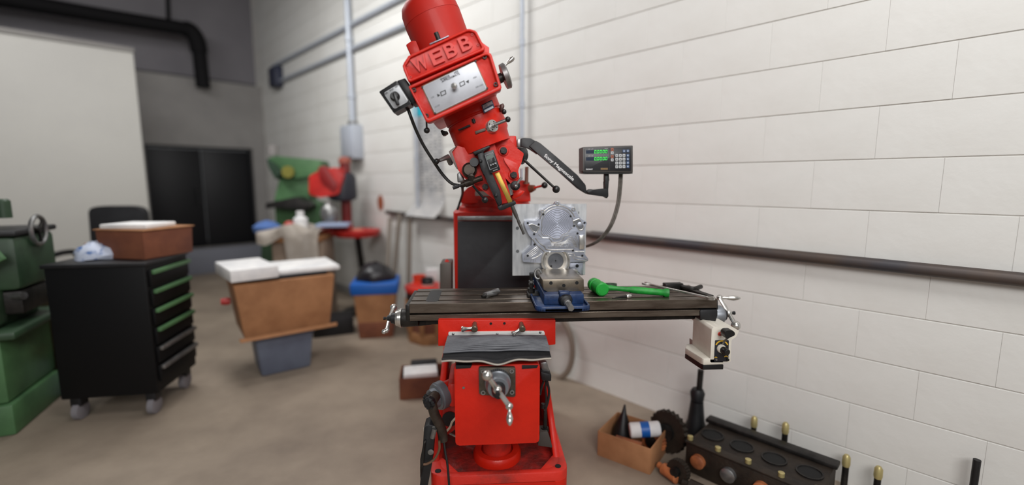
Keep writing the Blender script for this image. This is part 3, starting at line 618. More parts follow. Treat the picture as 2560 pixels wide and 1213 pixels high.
# fine-feed cluster low on the left
m = B(); lathe(m, [(0, .025), (.02, .025), (.022, .021), (.03, .018)], P(*Z2((470, 705))[0], 1.60), (0, -1, .05), 28); cl_ = obj('feed_clutch', m, mat('oily_brown_steel', (66, 56, 48), .4, .6, (40, 34, 30), 30), MM); OB = MATS['oily_brown_steel']
m = B(); lathe(m, [(0, .012), (.03, .012), (.032, .008), (.045, .008)], P(*Z2((487, 760))[0], 1.585), (0, -1, -.2), 20); obj('clutch_stud', m, OB, cl_)
m = B(); lathe(m, [(0, .016), (.035, .015)], P(*Z2((515, 640))[0], 1.60), (0, -1, .1), 20); obj('trip_knob', m, BLACKM, cl_)
a_, b_ = P(*Z2((392, 845))[0], 1.56), P(*Z2((590, 775))[0], 1.555)
m = B(); d = b_-a_; L = d.length; lathe(m, [(0, .010), (.012, .010), (.013, .013), (L*.55, .013), (L*.56, .0095), (L, .0095)], a_, d, 20); fs_ = obj('feed_spindle', m, OB, MM)
m = B(); lathe(m, [(0, .006), (.02, .006), (.021, .004), (.03, .004)], a_-d.normalized()*.03, d, 14); obj('spindle_tip', m, BLACKM, fs_)
m = B(); prism(m, Z2((350, 735), (385, 715), (415, 790), (415, 810), (355, 822)), 1.62, 1.70, .004); obj('feed_box', m, SATIN, MM)
a_, b_ = P(*Z2((505, 855))[0], 1.56), P(*Z2((615, 985))[0], 1.51)
m = B(); rod(m, a_, b_, .0045, .0035); fl2 = obj('feed_lever', m, BLACK, MM)
m = B(); ball(m, b_, .0108, 20); obj('ball_knob', m, BLACK, fl2)
# quill stop: black bar, bracket, digital scale
m = B(); prism(m, Z2((540, 545), (600, 520), (640, 640), (690, 745), (760, 900), (780, 1020), (742, 1050), (690, 930), (640, 800), (600, 745), (575, 690)), 1.545, 1.59, .003); qs = obj('depth_stop_bar', m, BLACKM, MM)
m = B(); prism(m, Z2((498, 530), (655, 468), (668, 488), (600, 525), (520, 562)), 1.54, 1.60, .003); obj('stop_bracket', m, BLACKM, MM)
m = B(); prism(m, Z2((734, 1052), (775, 1030), (778, 1045), (895, 990), (912, 1012), (905, 1030), (775, 1086), (750, 1084)), 1.54, 1.60, .002); obj('scale_foot', m, BLACKM, MM)
m = B(); prism(m, Z2((706, 735), (748, 718), (882, 1012), (842, 1030)), 1.545, 1.552, .0008); obj('brass_scale', m, BRASS, MM)
m = B(); prism(m, rpoly(Z2((604, 542), (696, 508), (762, 700), (668, 735)), 2.5), 1.528, 1.55, .002); dsp = obj('depth_display', m, BLACK, MM)
m = B(); prism(m, Z2((625, 575), (690, 550), (702, 580), (636, 608)), 1.527, 1.529); obj('lcd_window', m, LCD, dsp)
m = B(); ring(m, Z2((614, 562), (692, 532), (738, 672), (662, 702)), Z2((618, 565), (690, 537), (734, 670), (665, 697)), 1.5275, 1.529); obj('face_outline', m, PRINTG, dsp)
for x, y in Z2((672, 655), (692, 647), (713, 638)):
    m = B(); p = P(x, y, 1.528); lathe(m, [(0, .0024), (.0015, .002)], p, (0, -1, 0), 12); obj('button', m, KEYG, dsp)
for x, y in Z2((662, 632), (684, 622), (706, 612)):
    m = B(); p = P(x, y, 1.528); box(m, p, (.0045, .0012, .0045), 0, .0005); obj('button', m, BLACKM, dsp)
ptxt('mm/in', (695, 712), (736, 696), .0028, WPRINT, dsp, Z2, 1.5275)
for x, y in Z2((575, 615), (720, 940)):
    m = B(); p = P(x, y, 1.545); lathe(m, [(0, .0055), (.008, .0055), (.010, .003)], p, (0, -1, 0), 14); obj('stop_screw', m, BLACKM, qs)
m = B(); p = P(*Z2((618, 860))[0], 1.60); hexn(m, p, p+Vector((0, -.012, 0)), .011); obj('clamp_bolt', m, STEELD, MM)
# knuckle casting at right with bolts
m = B(); prism(m, rpoly(Z2((700, 430), (745, 372), (800, 382), (860, 420), (915, 490), (985, 545), (960, 640), (935, 690), (930, 720), (945, 790), (910, 830), (870, 840), (800, 770), (745, 600)), 4), 1.63, 1.92, .010, 3); kn_ = obj('knuckle', m, RED, MM)
m = B(); prism(m, rpoly(Z2((790, 580), (930, 640), (925, 690), (930, 760), (890, 780), (850, 690), (800, 620)), 5), 1.618, 1.64, .006, 3); obj('knuckle_rib', m, RED, MM)
m = B(); prism(m, Z2((800, 385), (912, 376), (918, 500), (850, 440)), 1.70, 1.93, .004); obj('ram_dovetail', m, RED, MM)
for x, y, r_ in ((*Z2((790, 520))[0], .0125), (*Z2((886, 748))[0], .0125)):
    p = P(x, y, 1.63); m = B(); lathe(m, [(-.01, .019), (.002, .019), (.004, .017)], p, (0, -1, 0), 24); bb = obj('bolt_boss', m, RED, MM)
    m = B(); lathe(m, [(.004, .0115), (.008, .0125)], p, (0, -1, 0), 20); hexn(m, p+Vector((0, -.006, 0)), p+Vector((0, -.028, 0)), .0115); obj('hex_bolt', m, STEELD, bb)
m = B(); p = P(*Z2((772, 392))[0], 1.62); hexn(m, p, p+Vector((.004, -.012, .006)), .009); obj('adjusting_bolt', m, STEELD, MM)
p = P(*Z2((902, 850))[0], 1.63); m = B(); lathe(m, [(-.01, .017), (.006, .017), (.008, .014)], p, (0, -1, 0), 24); lkb = obj('quill_lock_boss', m, BLACKM, MM)
m = B(); tube(m, smoothpath([P(*Z2((906, 855))[0], 1.60), P(*Z2((930, 815))[0], 1.598), P(*Z2((960, 775))[0], 1.61)], 4), .0045, 10); ball(m, P(*Z2((906, 855))[0], 1.60), .0075); obj('lock_handle', m, SATIN, lkb)
m = B(); prism(m, Z2((885, 915), (950, 890), (1000, 905), (960, 950), (890, 985), (865, 960)), 1.70, 1.95, .006); obj('turret_lug', m, RED, MM)
# quill feed hub and long lever
hc = P(*Z2((955, 565))[0], 1.66); ax = Vector((.75, -.62, -.2)).normalized()
m = B(); lathe(m, [(-.03, .024), (-.01, .026), (-.008, .03), (.01, .03), (.012, .024), (.02, .018), (.024, .012)], hc, ax, 36); qh = obj('quill_feed_hub', m, BLACK, MM)
b_ = P(*Z2((1290, 885))[0], 1.56); m = B(); rod(m, P(*Z2((990, 610))[0], 1.62), b_, .0048, .0042); obj('feed_handle', m, STEELD, qh)
m = B(); ball(m, b_, .0128, 24); obj('ball_knob', m, BLACK, qh)
a_, b_ = P(*Z2((1045, 880))[0], 1.98), P(*Z2((1180, 846))[0], 1.93)
m = B(); rod(m, a_, a_.lerp(b_, .3), .018, .012); tlv = obj('turret_lever', m, mat('brown_hub', (108, 62, 44), .45, .3), MM)
m = B(); rod(m, a_.lerp(b_, .25), b_, .0048); obj('lever_arm', m, REDW, tlv)
m = B(); ball(m, b_, .0135, 20); obj('ball_knob', m, BLACK, tlv)
m = B(); rod(m, P(*Z2((1008, 830))[0], 1.99), P(*Z2((1012, 672))[0], 1.99), .008, .0075); rod(m, P(*Z2((1008, 835))[0], 1.99), P(*Z2((1008, 818))[0], 1.99), .014); obj('locating_pin', m, mat('rusty_rod', (120, 84, 72), .5, .5), MM)
m = B(); rod(m, P(*Z2((962, 690))[0], 1.95), P(*Z2((965, 800))[0], 1.95), .0055); obj('oil_line', m, PIPEG, MM)
# quill nose and cutter
a_, b_ = P(*Z4((70, 40))[0], 1.70), P(*Z4((275, 528))[0], 1.70); d = (b_-a_).normalized(); L = (b_-a_).length
m = B(); lathe(m, [(-.10, .03), (-.05, .03), (-.045, .026), (-.01, .022)], a_, d, 32); obj('quill_nose', m, SATIN, MM)
bm = B(); prof = [(-.01, .0075), (L*.45, .0075), (L*.5, .0068)]; lathe(bm, prof, a_, d, 20)
_, u_, v_ = frame_of(d); rows = []
for i in range(25):
    s = i/24; c = a_+d*(L*.5+L*.5*s); row = []
    for k in range(24):
        th = 2*pi*k/24; r_ = .0062*(1-.32*max(0, cos(2*(th-s*5)))**2)*(1-.2*s*s); row.append(bm.verts.new(c+(u_*cos(th)+v_*sin(th))*r_))
    rows.append(row)
for i in range(24):
    for k in range(24): bm.faces.new((rows[i][k], rows[i][(k+1) % 24], rows[i+1][(k+1) % 24], rows[i+1][k]))
bm.faces.new(rows[-1]); obj('fluted_cutter', bm, mat('grey_cutter_steel', (110, 108, 106), .35, .9), MM, 50)
# cords along the column
m = B(); tube(m, smoothpath([P(1156, 467, 1.63), P(1156, 485, 1.9), P(1150, 505, 1.99), P(1143, 525, 1.985)], 5), .005); obj('power_cable', m, CORD, MM)
pa = [P(x, y, Y) for x, y, Y in ((1109, 1098, 1.49), (1113, 1130, 1.48), (1119, 1165, 1.47), (1124, 1230, 1.46))]
m = B(); tube(m, smoothpath(pa, 5), .004); obj('trailing_cord', m, CORD, MM)
# oil bottle / hoses on the right flank of the knee
m = B(); prism(m, T3((1165, 100), (1230, 90), (1255, 185), (1210, 205), (1185, 190)), 1.55, 1.58, .006); ob_ = obj('side_guard', m, SATIN, MM)
m = B(); prism(m, T3((1170, 180), (1272, 208), (1270, 275), (1180, 262)), 1.53, 1.60, .005); obj('side_clamp', m, BLACKM, MM)
for k, pp in enumerate((((1222, 260), (1215, 330), (1222, 420), (1218, 500)), ((1230, 265), (1248, 350), (1240, 440), (1218, 520)), ((1200, 262), (1178, 330), (1165, 390)))):
    m = B(); tube(m, smoothpath([P(*T3(q)[0], 1.57) for q in pp], 5), .0045, 8); obj('oil_hose', m, CORD, MM)
m = B(); tube(m, smoothpath([P(*T3(q)[0], 1.62) for q in ((300, 740), (345, 690), (365, 640), (400, 600))], 5), .004, 8); obj('pale_wire', m, mat('pale_wire', (196, 180, 160), .5), MM)
m = B(); rod(m, P(*T3((345, 745))[0], 1.62), P(*T3((420, 780))[0], 1.60), .004); obj('steel_pin', m, CHROME, MM)
m = B(); prism(m, rpoly(T3((275, 620), (280, 510), (310, 485), (390, 490), (400, 640), (400, 700), (320, 760), (262, 700)), 4), 1.66, 1.76, .006); obj('gear_case', m, REDW, MM)
m = B(); lathe(m, [(0, .03), (.004, .03)], P(*T3((345, 610))[0], 1.658), (0, -1, 0), 20); obj('chip_pocket', m, BLACKM, MM)
# ================================================================== THINGS ON THE TABLE
# ---- vise
VI = thing('milling_vise', (P(1410, 760, 1.6).x, 1.62, Tt), 'blue milling vise with steel jaws bolted to the table', 'vise')
vx0, vx1 = P(1340, 770, 1.455).x, P(1479, 770, 1.455).x
oo = rpoly([(vx0, 1.455), (vx1, 1.455), (vx1, 1.70), (vx0+.0, 1.70)], .03, 5); ii = rpoly([(vx0+.008, 1.463), (vx1-.008, 1.463), (vx1-.008, 1.69), (vx0+.008, 1.69)], .025, 5)
m = B(); solid(m, a := [Vector((x, y, Tt+.0005)) for x, y in oo], [p+Vector((0, 0, .008)) for p in a], .001); obj('base_plate', m, BLUE, VI)
m = rimring(oo, ii, Tt+.001, Tt+.017); obj('chip_lip', m, BLUE, VI)
bx0, bx1 = P(1360, 745, 1.51).x, P(1460, 745, 1.51).x; vz = P(1410, 729, 1.55).z
m = B(); box(m, ((bx0+bx1)/2, 1.69, (Tt+.008+vz)/2), (bx1-bx0, .36, vz-Tt-.008), 0, .004); vb = obj('body', m, BLUE, VI)
jx0, jx1 = P(1358, 699, 1.55).x, P(1459, 699, 1.55).x; jz = P(1358, 699, 1.55).z
jb0, jb1 = P(1349.6, 674, 1.755), P(1444, 674, 1.755)
m = B(); prism(m, T2((240, 170), (692, 165), (695, 300), (560, 305), (545, 285), (420, 290), (410, 305), (300, 308), (255, 280)), 1.55, 1.748, .003); mj = obj('movable_jaw', m, mat('worn_jaw_steel', (138, 128, 114), .36, .85, (104, 94, 82), 12), VI)
m = B(); prism(m, T2((216, 66), (618, 60), (632, 92), (232, 96)), 1.735, 1.755, .001); obj('jaw_plate', m, CHROME, VI)
for x, y in T2((335, 207), (474, 234), (616, 204)):
    m = B(); p = P(x, y, 1.55); lathe(m, [(0, .006), (.001, .006), (.001, .004)], p, (0, -1, 0), 14, True); obj('tapped_hole', m, HOLE, mj)
sc0 = P(*T2((490, 390))[0], 1.51)
m = B(); lathe(m, [(0, .024), (.006, .024), (.02, .019), (.022, .016)], sc0, (0, -1, 0), 24); obj('screw_collar', m, BLACKM, VI)
m = B(); prism(m, T2((425, 300), (545, 300), (540, 370), (430, 370)), 1.50, 1.53, .006); obj('screw_bridge', m, BLUE, VI)
m = B(); lathe(m, [(.02, .0125), (.04, .012), (.042, .0095)], sc0, (.05, -1, -.08), 20); hexn(m, sc0+Vector((.002, -.04, -.003)), sc0+Vector((.004, -.085, -.006)), .0105); obj('drive_stub', m, SATIN, VI)
m = B(); box(m, ((bx0+bx1)/2-.005, 1.842, Tt+.06), (bx1-bx0, .045, .10), 0, .003); obj('fixed_jaw', m, BLUE, VI)
m = B(); box(m, ((bx0+bx1)/2-.005, 1.812, Tt+.085), (bx1-bx0, .012, .04), 0, .001); obj('jaw_plate', m, CHROME, VI)
# hold-down stud with nuts at the left of the vise
hs = P(1328, 735, 1.66); hsx = hs.x
m = B(); rod(m, (hsx, 1.66, Tt), (hsx, 1.66, Tt+.075), .006); hd_ = obj('hold_down_stud', m, STEELD, VI)
for z_, r_, h_ in ((.018, .014, .014), (.036, .011, .012), (.052, .0095, .009)):
    m = B(); hexn(m, (hsx, 1.66, Tt+z_), (hsx, 1.66, Tt+z_+h_), r_); obj('hex_nut', m, STEELD if z_ < .05 else SATIN, hd_)
m = B(); box(m, (hsx+.006, 1.66, Tt+.009), (.042, .05, .016), 0, .003); obj('strap_clamp', m, STEELD, VI)
p = P(*T2((195, 110))[0], 1.67); m = B(); pts = [p+Vector((.017*cos(k*pi/12)*.75, .006*sin(k*pi/12), .017*sin(k*pi/12))) for k in range(24)]; tube(m, pts, .004, 8, True); obj('work_stop_ring', m, SATIN, VI)
m = B(); box(m, P(1329, 687, 1.67), (.016, .016, .016), 0, .002); obj('work_stop', m, STEELD, VI)
# ---- big aluminium plate
m = B(); prism(m, Z4((116, 112), (1150, 120), (1095, 1098), (120, 1103)), 1.785, 1.803, .001, 1); pa_ = B()
m.free(); m = B(); p00, p10 = P(*Z4((116, 112))[0], 1.785), P(*Z4((1140, 112))[0], 1.785); zlo = P(*Z4((120, 1102))[0], 1.785).z
box(m, ((p00.x+p10.x)/2, 1.7935, (p00.z+zlo)/2), (p10.x-p00.x, .016, p00.z-zlo), 0, .001, 1)
plate = tag(obj('aluminium_plate', m, ALUB), 'large square aluminium plate standing behind the machined cover', 'plate')
for x, y in Z4((185, 445), (187, 763)):
    m = B(); p = P(x, y, 1.785); lathe(m, [(0, .0065), (.0006, .0065)], p, (0, -1, 0), 16); obj('drilled_hole', m, mat('drilled_grey', (96, 98, 100), .5, .6) if 'drilled_grey' not in MATS else MATS['drilled_grey'], plate)
m = B(); prism(m, Z4((1028, 215), (1036, 215), (1036, 245), (1028, 245)), 1.7842, 1.7852); obj('scribed_mark', m, PRINT, plate)
# ---- machined engine cover clamped in the vise
CYF = 1.757
cen = P(*Z4((735, 380))[0], CYF)
ALR = rings('ring_milled_aluminium', cen)
EN = thing('engine_cover', P(1390, 690, 1.77), 'machined aluminium engine front cover clamped upright in the blue vise', 'machine part')
outl = [(705, 88), (735, 72), (768, 84), (785, 122), (860, 140), (925, 160), (962, 150), (988, 172), (992, 212), (1020, 262), (1060, 312), (1095, 338), (1128, 350), (1144, 378), (1128, 408), (1118, 430), (1118, 520), (1108, 545), (1120, 660), (1112, 745), (1100, 790), (1162, 868), (1160, 892), (1140, 905), (910, 915), (905, 960), (890, 1000), (520, 1000), (512, 925), (272, 912), (254, 890), (252, 805), (270, 790), (380, 690), (388, 590), (345, 545), (295, 440), (275, 380), (290, 350), (335, 338), (440, 345), (485, 310), (508, 262), (494, 212), (515, 184), (552, 182), (620, 140), (695, 115)]
m = B(); prism(m, rpoly(Z4(*outl), 2, 3), CYF, 1.783, .0015); obj('casting', m, ALU, EN)
def arc(cx, cy, r, a0, a1, n): return [(cx+r*cos(RAD(a0+(a1-a0)*i/n)), cy-r*sin(RAD(a0+(a1-a0)*i/n))) for i in range(n+1)]
low = [(930, 440), (905, 475), (868, 515), (815, 530), (782, 560), (772, 585), (690, 600), (650, 570), (620, 552), (540, 548), (512, 515), (520, 470)]
disc = arc(735, 385, 215, -12, 192, 40)
pump = disc+low[::-1]
pump = arc(738, 385, 218, -15, 190, 44)+[(512, 505), (545, 545), (620, 550), (655, 572), (690, 598), (770, 584), (785, 558), (815, 530), (868, 512), (905, 478), (925, 448)]
m = B(); prism(m, Z4(*pump), CYF-.0015, CYF+.001); obj('pump_face', m, ALR, EN, label='face with concentric milled rings')
def ridge(pts, r, Y=CYF, closed=False, name='ridge', mm=CHROME):
    m = B(); tube(m, smoothpath([P(x, y, Y) for x, y in Z4(*pts)], 3) if not closed else [P(x, y, Y) for x, y in Z4(*pts)], r, 8, closed); return obj(name, m, mm, EN)
ridge(pump, .0014, CYF-.001, True)
ridge([(x, y) for x, y in arc(738, 385, 252, 22, 165, 36)], .0022, CYF)
ridge([(470, 520), (530, 575), (610, 580), (640, 605), (680, 640), (775, 625), (810, 600), (830, 565), (890, 540)], .0016)
ridge([(430, 575), (480, 640), (560, 700), (610, 742), (950, 738)], .0022)
ridge([(390, 590), (440, 660), (520, 735), (580, 780), (640, 770)], .0024)
ridge([(975, 765), (1100, 770)], .0018); ridge([(850, 790), (955, 795), (985, 835), (1090, 850), (1150, 880)], .0012); ridge([(880, 820), (945, 830), (980, 870), (1140, 895)], .0012)
for k in range(4): ridge([(290+k*22, 880-k*3), (290+k*24, 830+k*4), (400+k*14, 735+k*18), (455+k*10, 700+k*14)], .001)
for k in range(3): ridge([(370+k*30, 905), (385+k*30, 860), (440+k*22, 845-k*12), (500+k*12, 750+k*22)], .0011)
for k in range(4): ridge([(640+k*6, 640+k*14), (760+k*4, 650+k*12), (850-k*8, 620+k*14), (930, 560+k*24), (1010-k*12, 700)], .0009)
for k in range(3): ridge([(985-k*14, 548+k*26), (1020-k*16, 640), (1020-k*16, 720-k*6)], .0011)
# side pockets
def pocket(px, cx, cy):
    m = B(); o_ = Z4(*px); ci = Z4((cx, cy))[0]; i_ = [(ci[0]+(x-ci[0])*.82, ci[1]+(y-ci[1])*.82) for x, y in o_]
    ring(m, o_, i_, CYF-.0025, CYF+.001, .0008); pk = obj('pocket_rim', m, CHROME, EN)
    m = B(); prism(m, i_, CYF-.0006, CYF+.001); obj('pocket_floor', m, mat('pocket_shadow_metal', (120, 122, 126), .4, .9) if 'pocket_shadow_metal' not in MATS else MATS['pocket_shadow_metal'], pk)
pocket(rpoly([(332, 400), (385, 380), (500, 430), (450, 515), (395, 490)], 18, 4), 415, 440)
pocket(rpoly([(940, 345), (1040, 305), (1110, 430), (1090, 475), (1035, 480), (985, 400)], 22, 4), 1035, 400)
m = B(); lathe(m, [(0, .011), (.002, .010), (.003, .006)], P(*Z4((1045, 395))[0], CYF), (0, -1, 0), 20); obj('cast_mark', m, ALU, EN)
# crank bore
bc = P(*Z4((708, 895))[0], CYF)
k_ = 1.757/1150/5.5125
m = B(); lathe(m, [(0, 208*k_), (.005, 205*k_), (.006, 185*k_), (.003, 165*k_), (.003, 150*k_), (.007, 145*k_), (.007, 112*k_), (.001, 108*k_)], bc, (0, -1, 0), 64, False)
geo = [v for v in m.verts if v.co.z < P(700, 671.5, CYF).z]; bmesh.ops.bisect_plane(m, geom=m.verts[:]+m.edges[:]+m.faces[:], plane_co=(0, 0, P(1390, 672, CYF).z), plane_no=(0, 0, -1), clear_outer=True)
bmesh.ops.bisect_plane(m, geom=m.verts[:]+m.edges[:]+m.faces[:], plane_co=P(*Z4((708, 770))[0], CYF), plane_no=(0, 0, 1), clear_outer=True); obj('bore_ring', m, CHROME, EN)
m = B(); lathe(m, [(0, 106*k_), (.0016, 106*k_)], bc, (0, -1, 0), 48); sl = obj('bore_seal', m, mat('dull_seal_metal', (112, 114, 120), .4, .8, (92, 94, 100), 20), EN, label='dull grey round disc in the crank bore')
m = B(); p = P(*Z4((712, 893))[0], CYF-.002); lathe(m, [(0, .003), (.001, .002)], p, (0, -1, 0), 12); obj('centre_mark', m, STEELD, sl)
hm = [(540, 252), (918, 280), (478, 393), (328, 373), (415, 527), (420, 670), (327, 825), (963, 412), (1110, 370), (1013, 517), (950, 752), (1080, 822), (648, 968)]
for x, y in Z4(*hm):
    m = B(); p = P(x, y, CYF-.0006); lathe(m, [(0, .0042), (.0016, .0042)], p, (0, -1, 0), 14); obj('bolt_hole', m, HOLE, EN)
for x, y in Z4((735, 105), (530, 215), (958, 182), (603, 798), (808, 797)):
    m = B(); p = P(x, y, CYF); lathe(m, [(-.001, .008), (.0022, .008), (.003, .007), (.003, .0045), (.0005, .0035)], p, (0, -1, 0), 20, False); obj('lug', m, CHROME, EN)
text('ENGINE ONE', P(*Z4((688, 684))[0], CYF-.001), P(*Z4((920, 680))[0], CYF-.001), (0, 0, 1), .0068, CHROME, EN, 'lettering', .0015)
text('PERFORMANCE LLC', P(*Z4((612, 715))[0], CYF-.001), P(*Z4((985, 712))[0], CYF-.001), (0, 0, 1), .0068, CHROME, EN, 'lettering', .0015)
m = B(); prism(m, Z4((1040, 545), (1108, 540), (1118, 650), (1105, 735), (1042, 740)), CYF-.010, CYF+.001, .002); obj('outlet_boss', m, CHROME, EN)
m = B(); prism(m, Z4((908, 925), (1090, 920), (1088, 1095), (1060, 1095), (1040, 1050), (1000, 1040), (985, 1000), (905, 1000)), 1.775, 1.784, .001); obj('lower_flange', m, ALU, EN)
m = B(); p = P(*Z4((1008, 965))[0], 1.774); lathe(m, [(0, .007), (.001, .005)], p, (0, -1, 0), 16); obj('bolt_hole', m, HOLE, EN)

# ---- small tools on the table
def onT(x, y, h=0): return PZ(x, y, Tt+h)
# green dead-blow hammer
h0, h1 = onT(1497, 722, .034), onT(1672, 728, .016)
HM = thing('dead_blow_hammer', (h0.x, h0.y, Tt), 'green rubber dead blow hammer lying right of the blue vise', 'hammer')
hax = Vector((.12, -1, -.0)).normalized(); hc_ = onT(1493, 716, .030)
hc_ = Vector((P(1493, 722, 1.70).x, 1.69, Tt+.0262))
m = B(); lathe(m, [(-.05, .0), (-.05, .021), (-.046, .0255), (-.02, .0262), (-.018, .0235), (.018, .0235), (.02, .0262), (.046, .0255), (.05, .021), (.05, .0)], hc_, hax, 32, False); obj('head', m, GREENP, HM)
e_ = onT(1672, 733, .014); d = e_-hc_; L = d.length
m = B(); lathe(m, [(.012, .013), (L*.25, .009), (L*.45, .010), (L*.5, .0135), (L*.75, .0128), (L*.92, .0122), (L*.95, .0165), (L, .0160), (L*1.005, .012)], hc_, d, 20); obj('handle', m, GREENP, HM)
# combination wrench
def wrench(a_, b_, h, name, label, mm, r=.010):
    t = thing(name, ((a_+b_)/2).to_tuple()[:2]+(Tt,), label, 'wrench')
    d = (b_-a_).normalized(); s = d.cross(Vector((0, 0, 1))); L = (b_-a_).length
    def bar(w): return [a_+d*.012+s*w*.8, a_+d*L*.5+s*w*.7, b_-d*.012+s*w, b_-d*.012-s*w, a_+d*L*.5-s*w*.7, a_+d*.012-s*w*.8]
    m = B(); solid(m, q := bar(.0062), [p+Vector((0, 0, h)) for p in q], .0015); obj('shank', m, mm, t)
    m = B(); n = 28; rp = [[], []]
    ro = [b_+(d*cos(k*2*pi/n)+s*sin(k*2*pi/n))*.0155 for k in range(n)]; ri = [b_+(d*cos(k*2*pi/n)+s*sin(k*2*pi/n))*.0095 for k in range(n)]
    vs = [[m.verts.new(p+Vector((0, 0, z))) for p in q] for q, z in ((ro, -.001), (ro, h+.001), (ri, h+.001), (ri, -.001))]
    for k in range(n):
        j = (k+1) % n
        for i in range(4): q = (i+1) % 4; m.faces.new((vs[i][k], vs[i][j], vs[q][j], vs[q][k]))
    obj('ring_end', m, mm, t)
    c = a_; A = [(.014, -.008), (.004, -.016), (-.016, -.014), (-.020, -.006), (-.004, -.0065), (.0, 0), (-.004, .0065), (-.022, .008), (-.014, .016), (.004, .016), (.014, .008)]
    m = B(); solid(m, q := [c+d*x+s*y for x, y in A], [p+Vector((0, 0, h)) for p in q], .001); obj('open_end', m, mm, t); return t
wrench(onT(1618, 712, .012), onT(1776, 748, .012), .007, 'combination_wrench', 'long bright combination wrench lying diagonally near the right table end', CHROME)
t = thing('vise_handle', onT(1690, 720), 'dark steel handle with square block behind the bright wrench', 'handle')
a_, b_, c_ = onT(1664, 716, .012), onT(1700, 714, .012), onT(1752, 717, .01)
m = B(); box(m, (a_+b_)/2, (.075, .03, .024), .05, .003); obj('socket_block', m, STEELD, t)
m = B(); tube(m, smoothpath([b_, onT(1712, 719, .012), onT(1735, 722, .012), c_], 5), .009, 10); obj('grip_arm', m, STEELD, t)
m = B(); s0, s1 = onT(1700, 716, .006), onT(1778, 742, .006); d = (s1-s0).normalized(); box(m, (s0+s1)/2, ((s1-s0).length, .024, .010), 0, .002, M=Matrix((d, Vector((0, 0, 1)).cross(d), Vector((0, 0, 1)))).transposed())
tag(obj('steel_bar', m, STEELD), 'flat black steel bar lying beside the bright wrench', 'bar')
# shell mill on the left, small reamer and drill at front
a_, b_ = onT(1205, 742, .008), onT(1245, 728, .013); d = b_-a_; L = d.length; d.normalize()
t = thing('end_mill', (a_.x, a_.y, Tt), 'short grey end mill lying on the left half of the table', 'cutting tool')
m = B(); lathe(m, [(0, .005), (.012, .0065), (.016, .0085)], a_, d, 16); obj('shank', m, STEELD, t)
bm = B(); _, u_, v_ = frame_of(d); rows = []
for i in range(17):
    s = i/16; c = a_+d*(.016+(L-.016)*s)
    rows.append([bm.verts.new(c+(u_*cos(2*pi*k/24)+v_*sin(2*pi*k/24))*(.0125*(.72+.28*abs(cos(2*(2*pi*k/24-s*2.2)))))) for k in range(24)])
for i in range(16):
    for k in range(24): bm.faces.new((rows[i][k], rows[i][(k+1) % 24], rows[i+1][(k+1) % 24], rows[i+1][k]))
bm.faces.new(rows[0][::-1]); bm.faces.new(rows[-1]); obj('flutes', bm, SATIN, t, 50)
a_, b_ = onT(1531, 746, .006), onT(1577, 740, .007); d = b_-a_; L = d.length
t = thing('centre_drill', (a_.x, a_.y, Tt), 'small dark tapered punch with bright collar in front of hammer', 'cutting tool')
m = B(); lathe(m, [(0, .002), (L*.6, .005), (L*.75, .0055)], a_, d, 14); obj('taper', m, STEELD, t)
m = B(); lathe(m, [(L*.75, .0058), (L*.8, .0085), (L*.86, .0085), (L, .006)], a_, d, 16); obj('collar', m, CHROME, t)
p = onT(1526, 714, .008); m = B(); lathe(m, [(-.008, .022), (-.008, .026), (.008, .026), (.008, .022), (-.008, .022)], p, (0, .1, 1), 28, False); tag(obj('tape_ring', m, GREEND), 'dark green ring lying behind the hammer handle', 'ring')

# ---- power feed hanging under the right table end
PF = thing('power_feed', P(1790, 920, 1.52), 'cream white power feed unit hanging under right end of table', 'power feed')
m = B(); prism(m, rpoly(T4((452, 622), (480, 592), (800, 640), (760, 720), (700, 760), (690, 1042), (432, 1045)), 3), 1.49, 1.63, .006, 3); hs_ = obj('housing', m, WHITE, PF)
m = B(); prism(m, T4((400, 560), (520, 560), (520, 610), (455, 625), (400, 640)), 1.53, 1.66, .004); obj('mount_neck', m, WHITE, PF)
zt_, zm_ = P(*T4((430, 960))[0], 1.50).z, P(*T4((430, 1080))[0], 1.50).z
xl = P(*T4((320, 1080))[0], 1.48).x; xr = P(*T4((602, 1080))[0], 1.48).x
fp = [(P(*T4((602, 1080))[0], 1.49).x, 1.49), (P(*T4((602, 1080))[0], 1.49).x, 1.64), (P(*T4((440, 1080))[0], 1.49).x-.02, 1.64), (P(*T4((330, 1080))[0], 1.49).x-.012, 1.60), (P(*T4((335, 1080))[0], 1.49).x, 1.50), (P(*T4((345, 1080))[0], 1.49).x, 1.49)]
zA, zB, zC = P(*T4((430, 1010))[0], 1.49).z, P(*T4((430, 1076))[0], 1.49).z, P(*T4((430, 1138))[0], 1.49).z
m = B(); solid(m, [Vector((x, y, zB)) for x, y in fp], [Vector((x, y, zA+.004)) for x, y in fp], .003); obj('motor_case', m, WHITE, PF)
m = B(); solid(m, [Vector((x, y, zC)) for x, y in fp], [Vector((x, y, zB-.0005)) for x, y in fp], .002); obj('end_cap', m, BLACK, PF)
m = B(); prism(m, rpoly(T4((497, 765), (668, 762), (662, 1030), (482, 1036)), 2), 1.4875, 1.492, .0006); fp_ = obj('control_panel', m, mat('dark_panel', (24, 26, 34), .4), PF)
m = B(); outer = arc(580, 850, 86, 20, 160, 14); inner = arc(580, 850, 70, 20, 160, 14); prism(m, T4(*(outer+inner[::-1])), 1.487, 1.4878); obj('scale_print', m, YPRINT, fp_)
for a_, b_, c_, r0 in ((505, 990, 8, 18), (632, 980, 8, 22)):
    m = B(); prism(m, T4(*(arc(a_, b_, r0, 10, 170, 10)+arc(a_, b_, r0*.6, 10, 170, 10)[::-1])), 1.487, 1.4878); obj('scale_print', m, YPRINT, fp_)
p = P(*T4((570, 868))[0], 1.4875); m = B(); lathe(m, [(0, .0155), (.006, .015), (.009, .0125)], p, (0, -1, 0), 32); dk = obj('speed_dial', m, WHITE, PF)
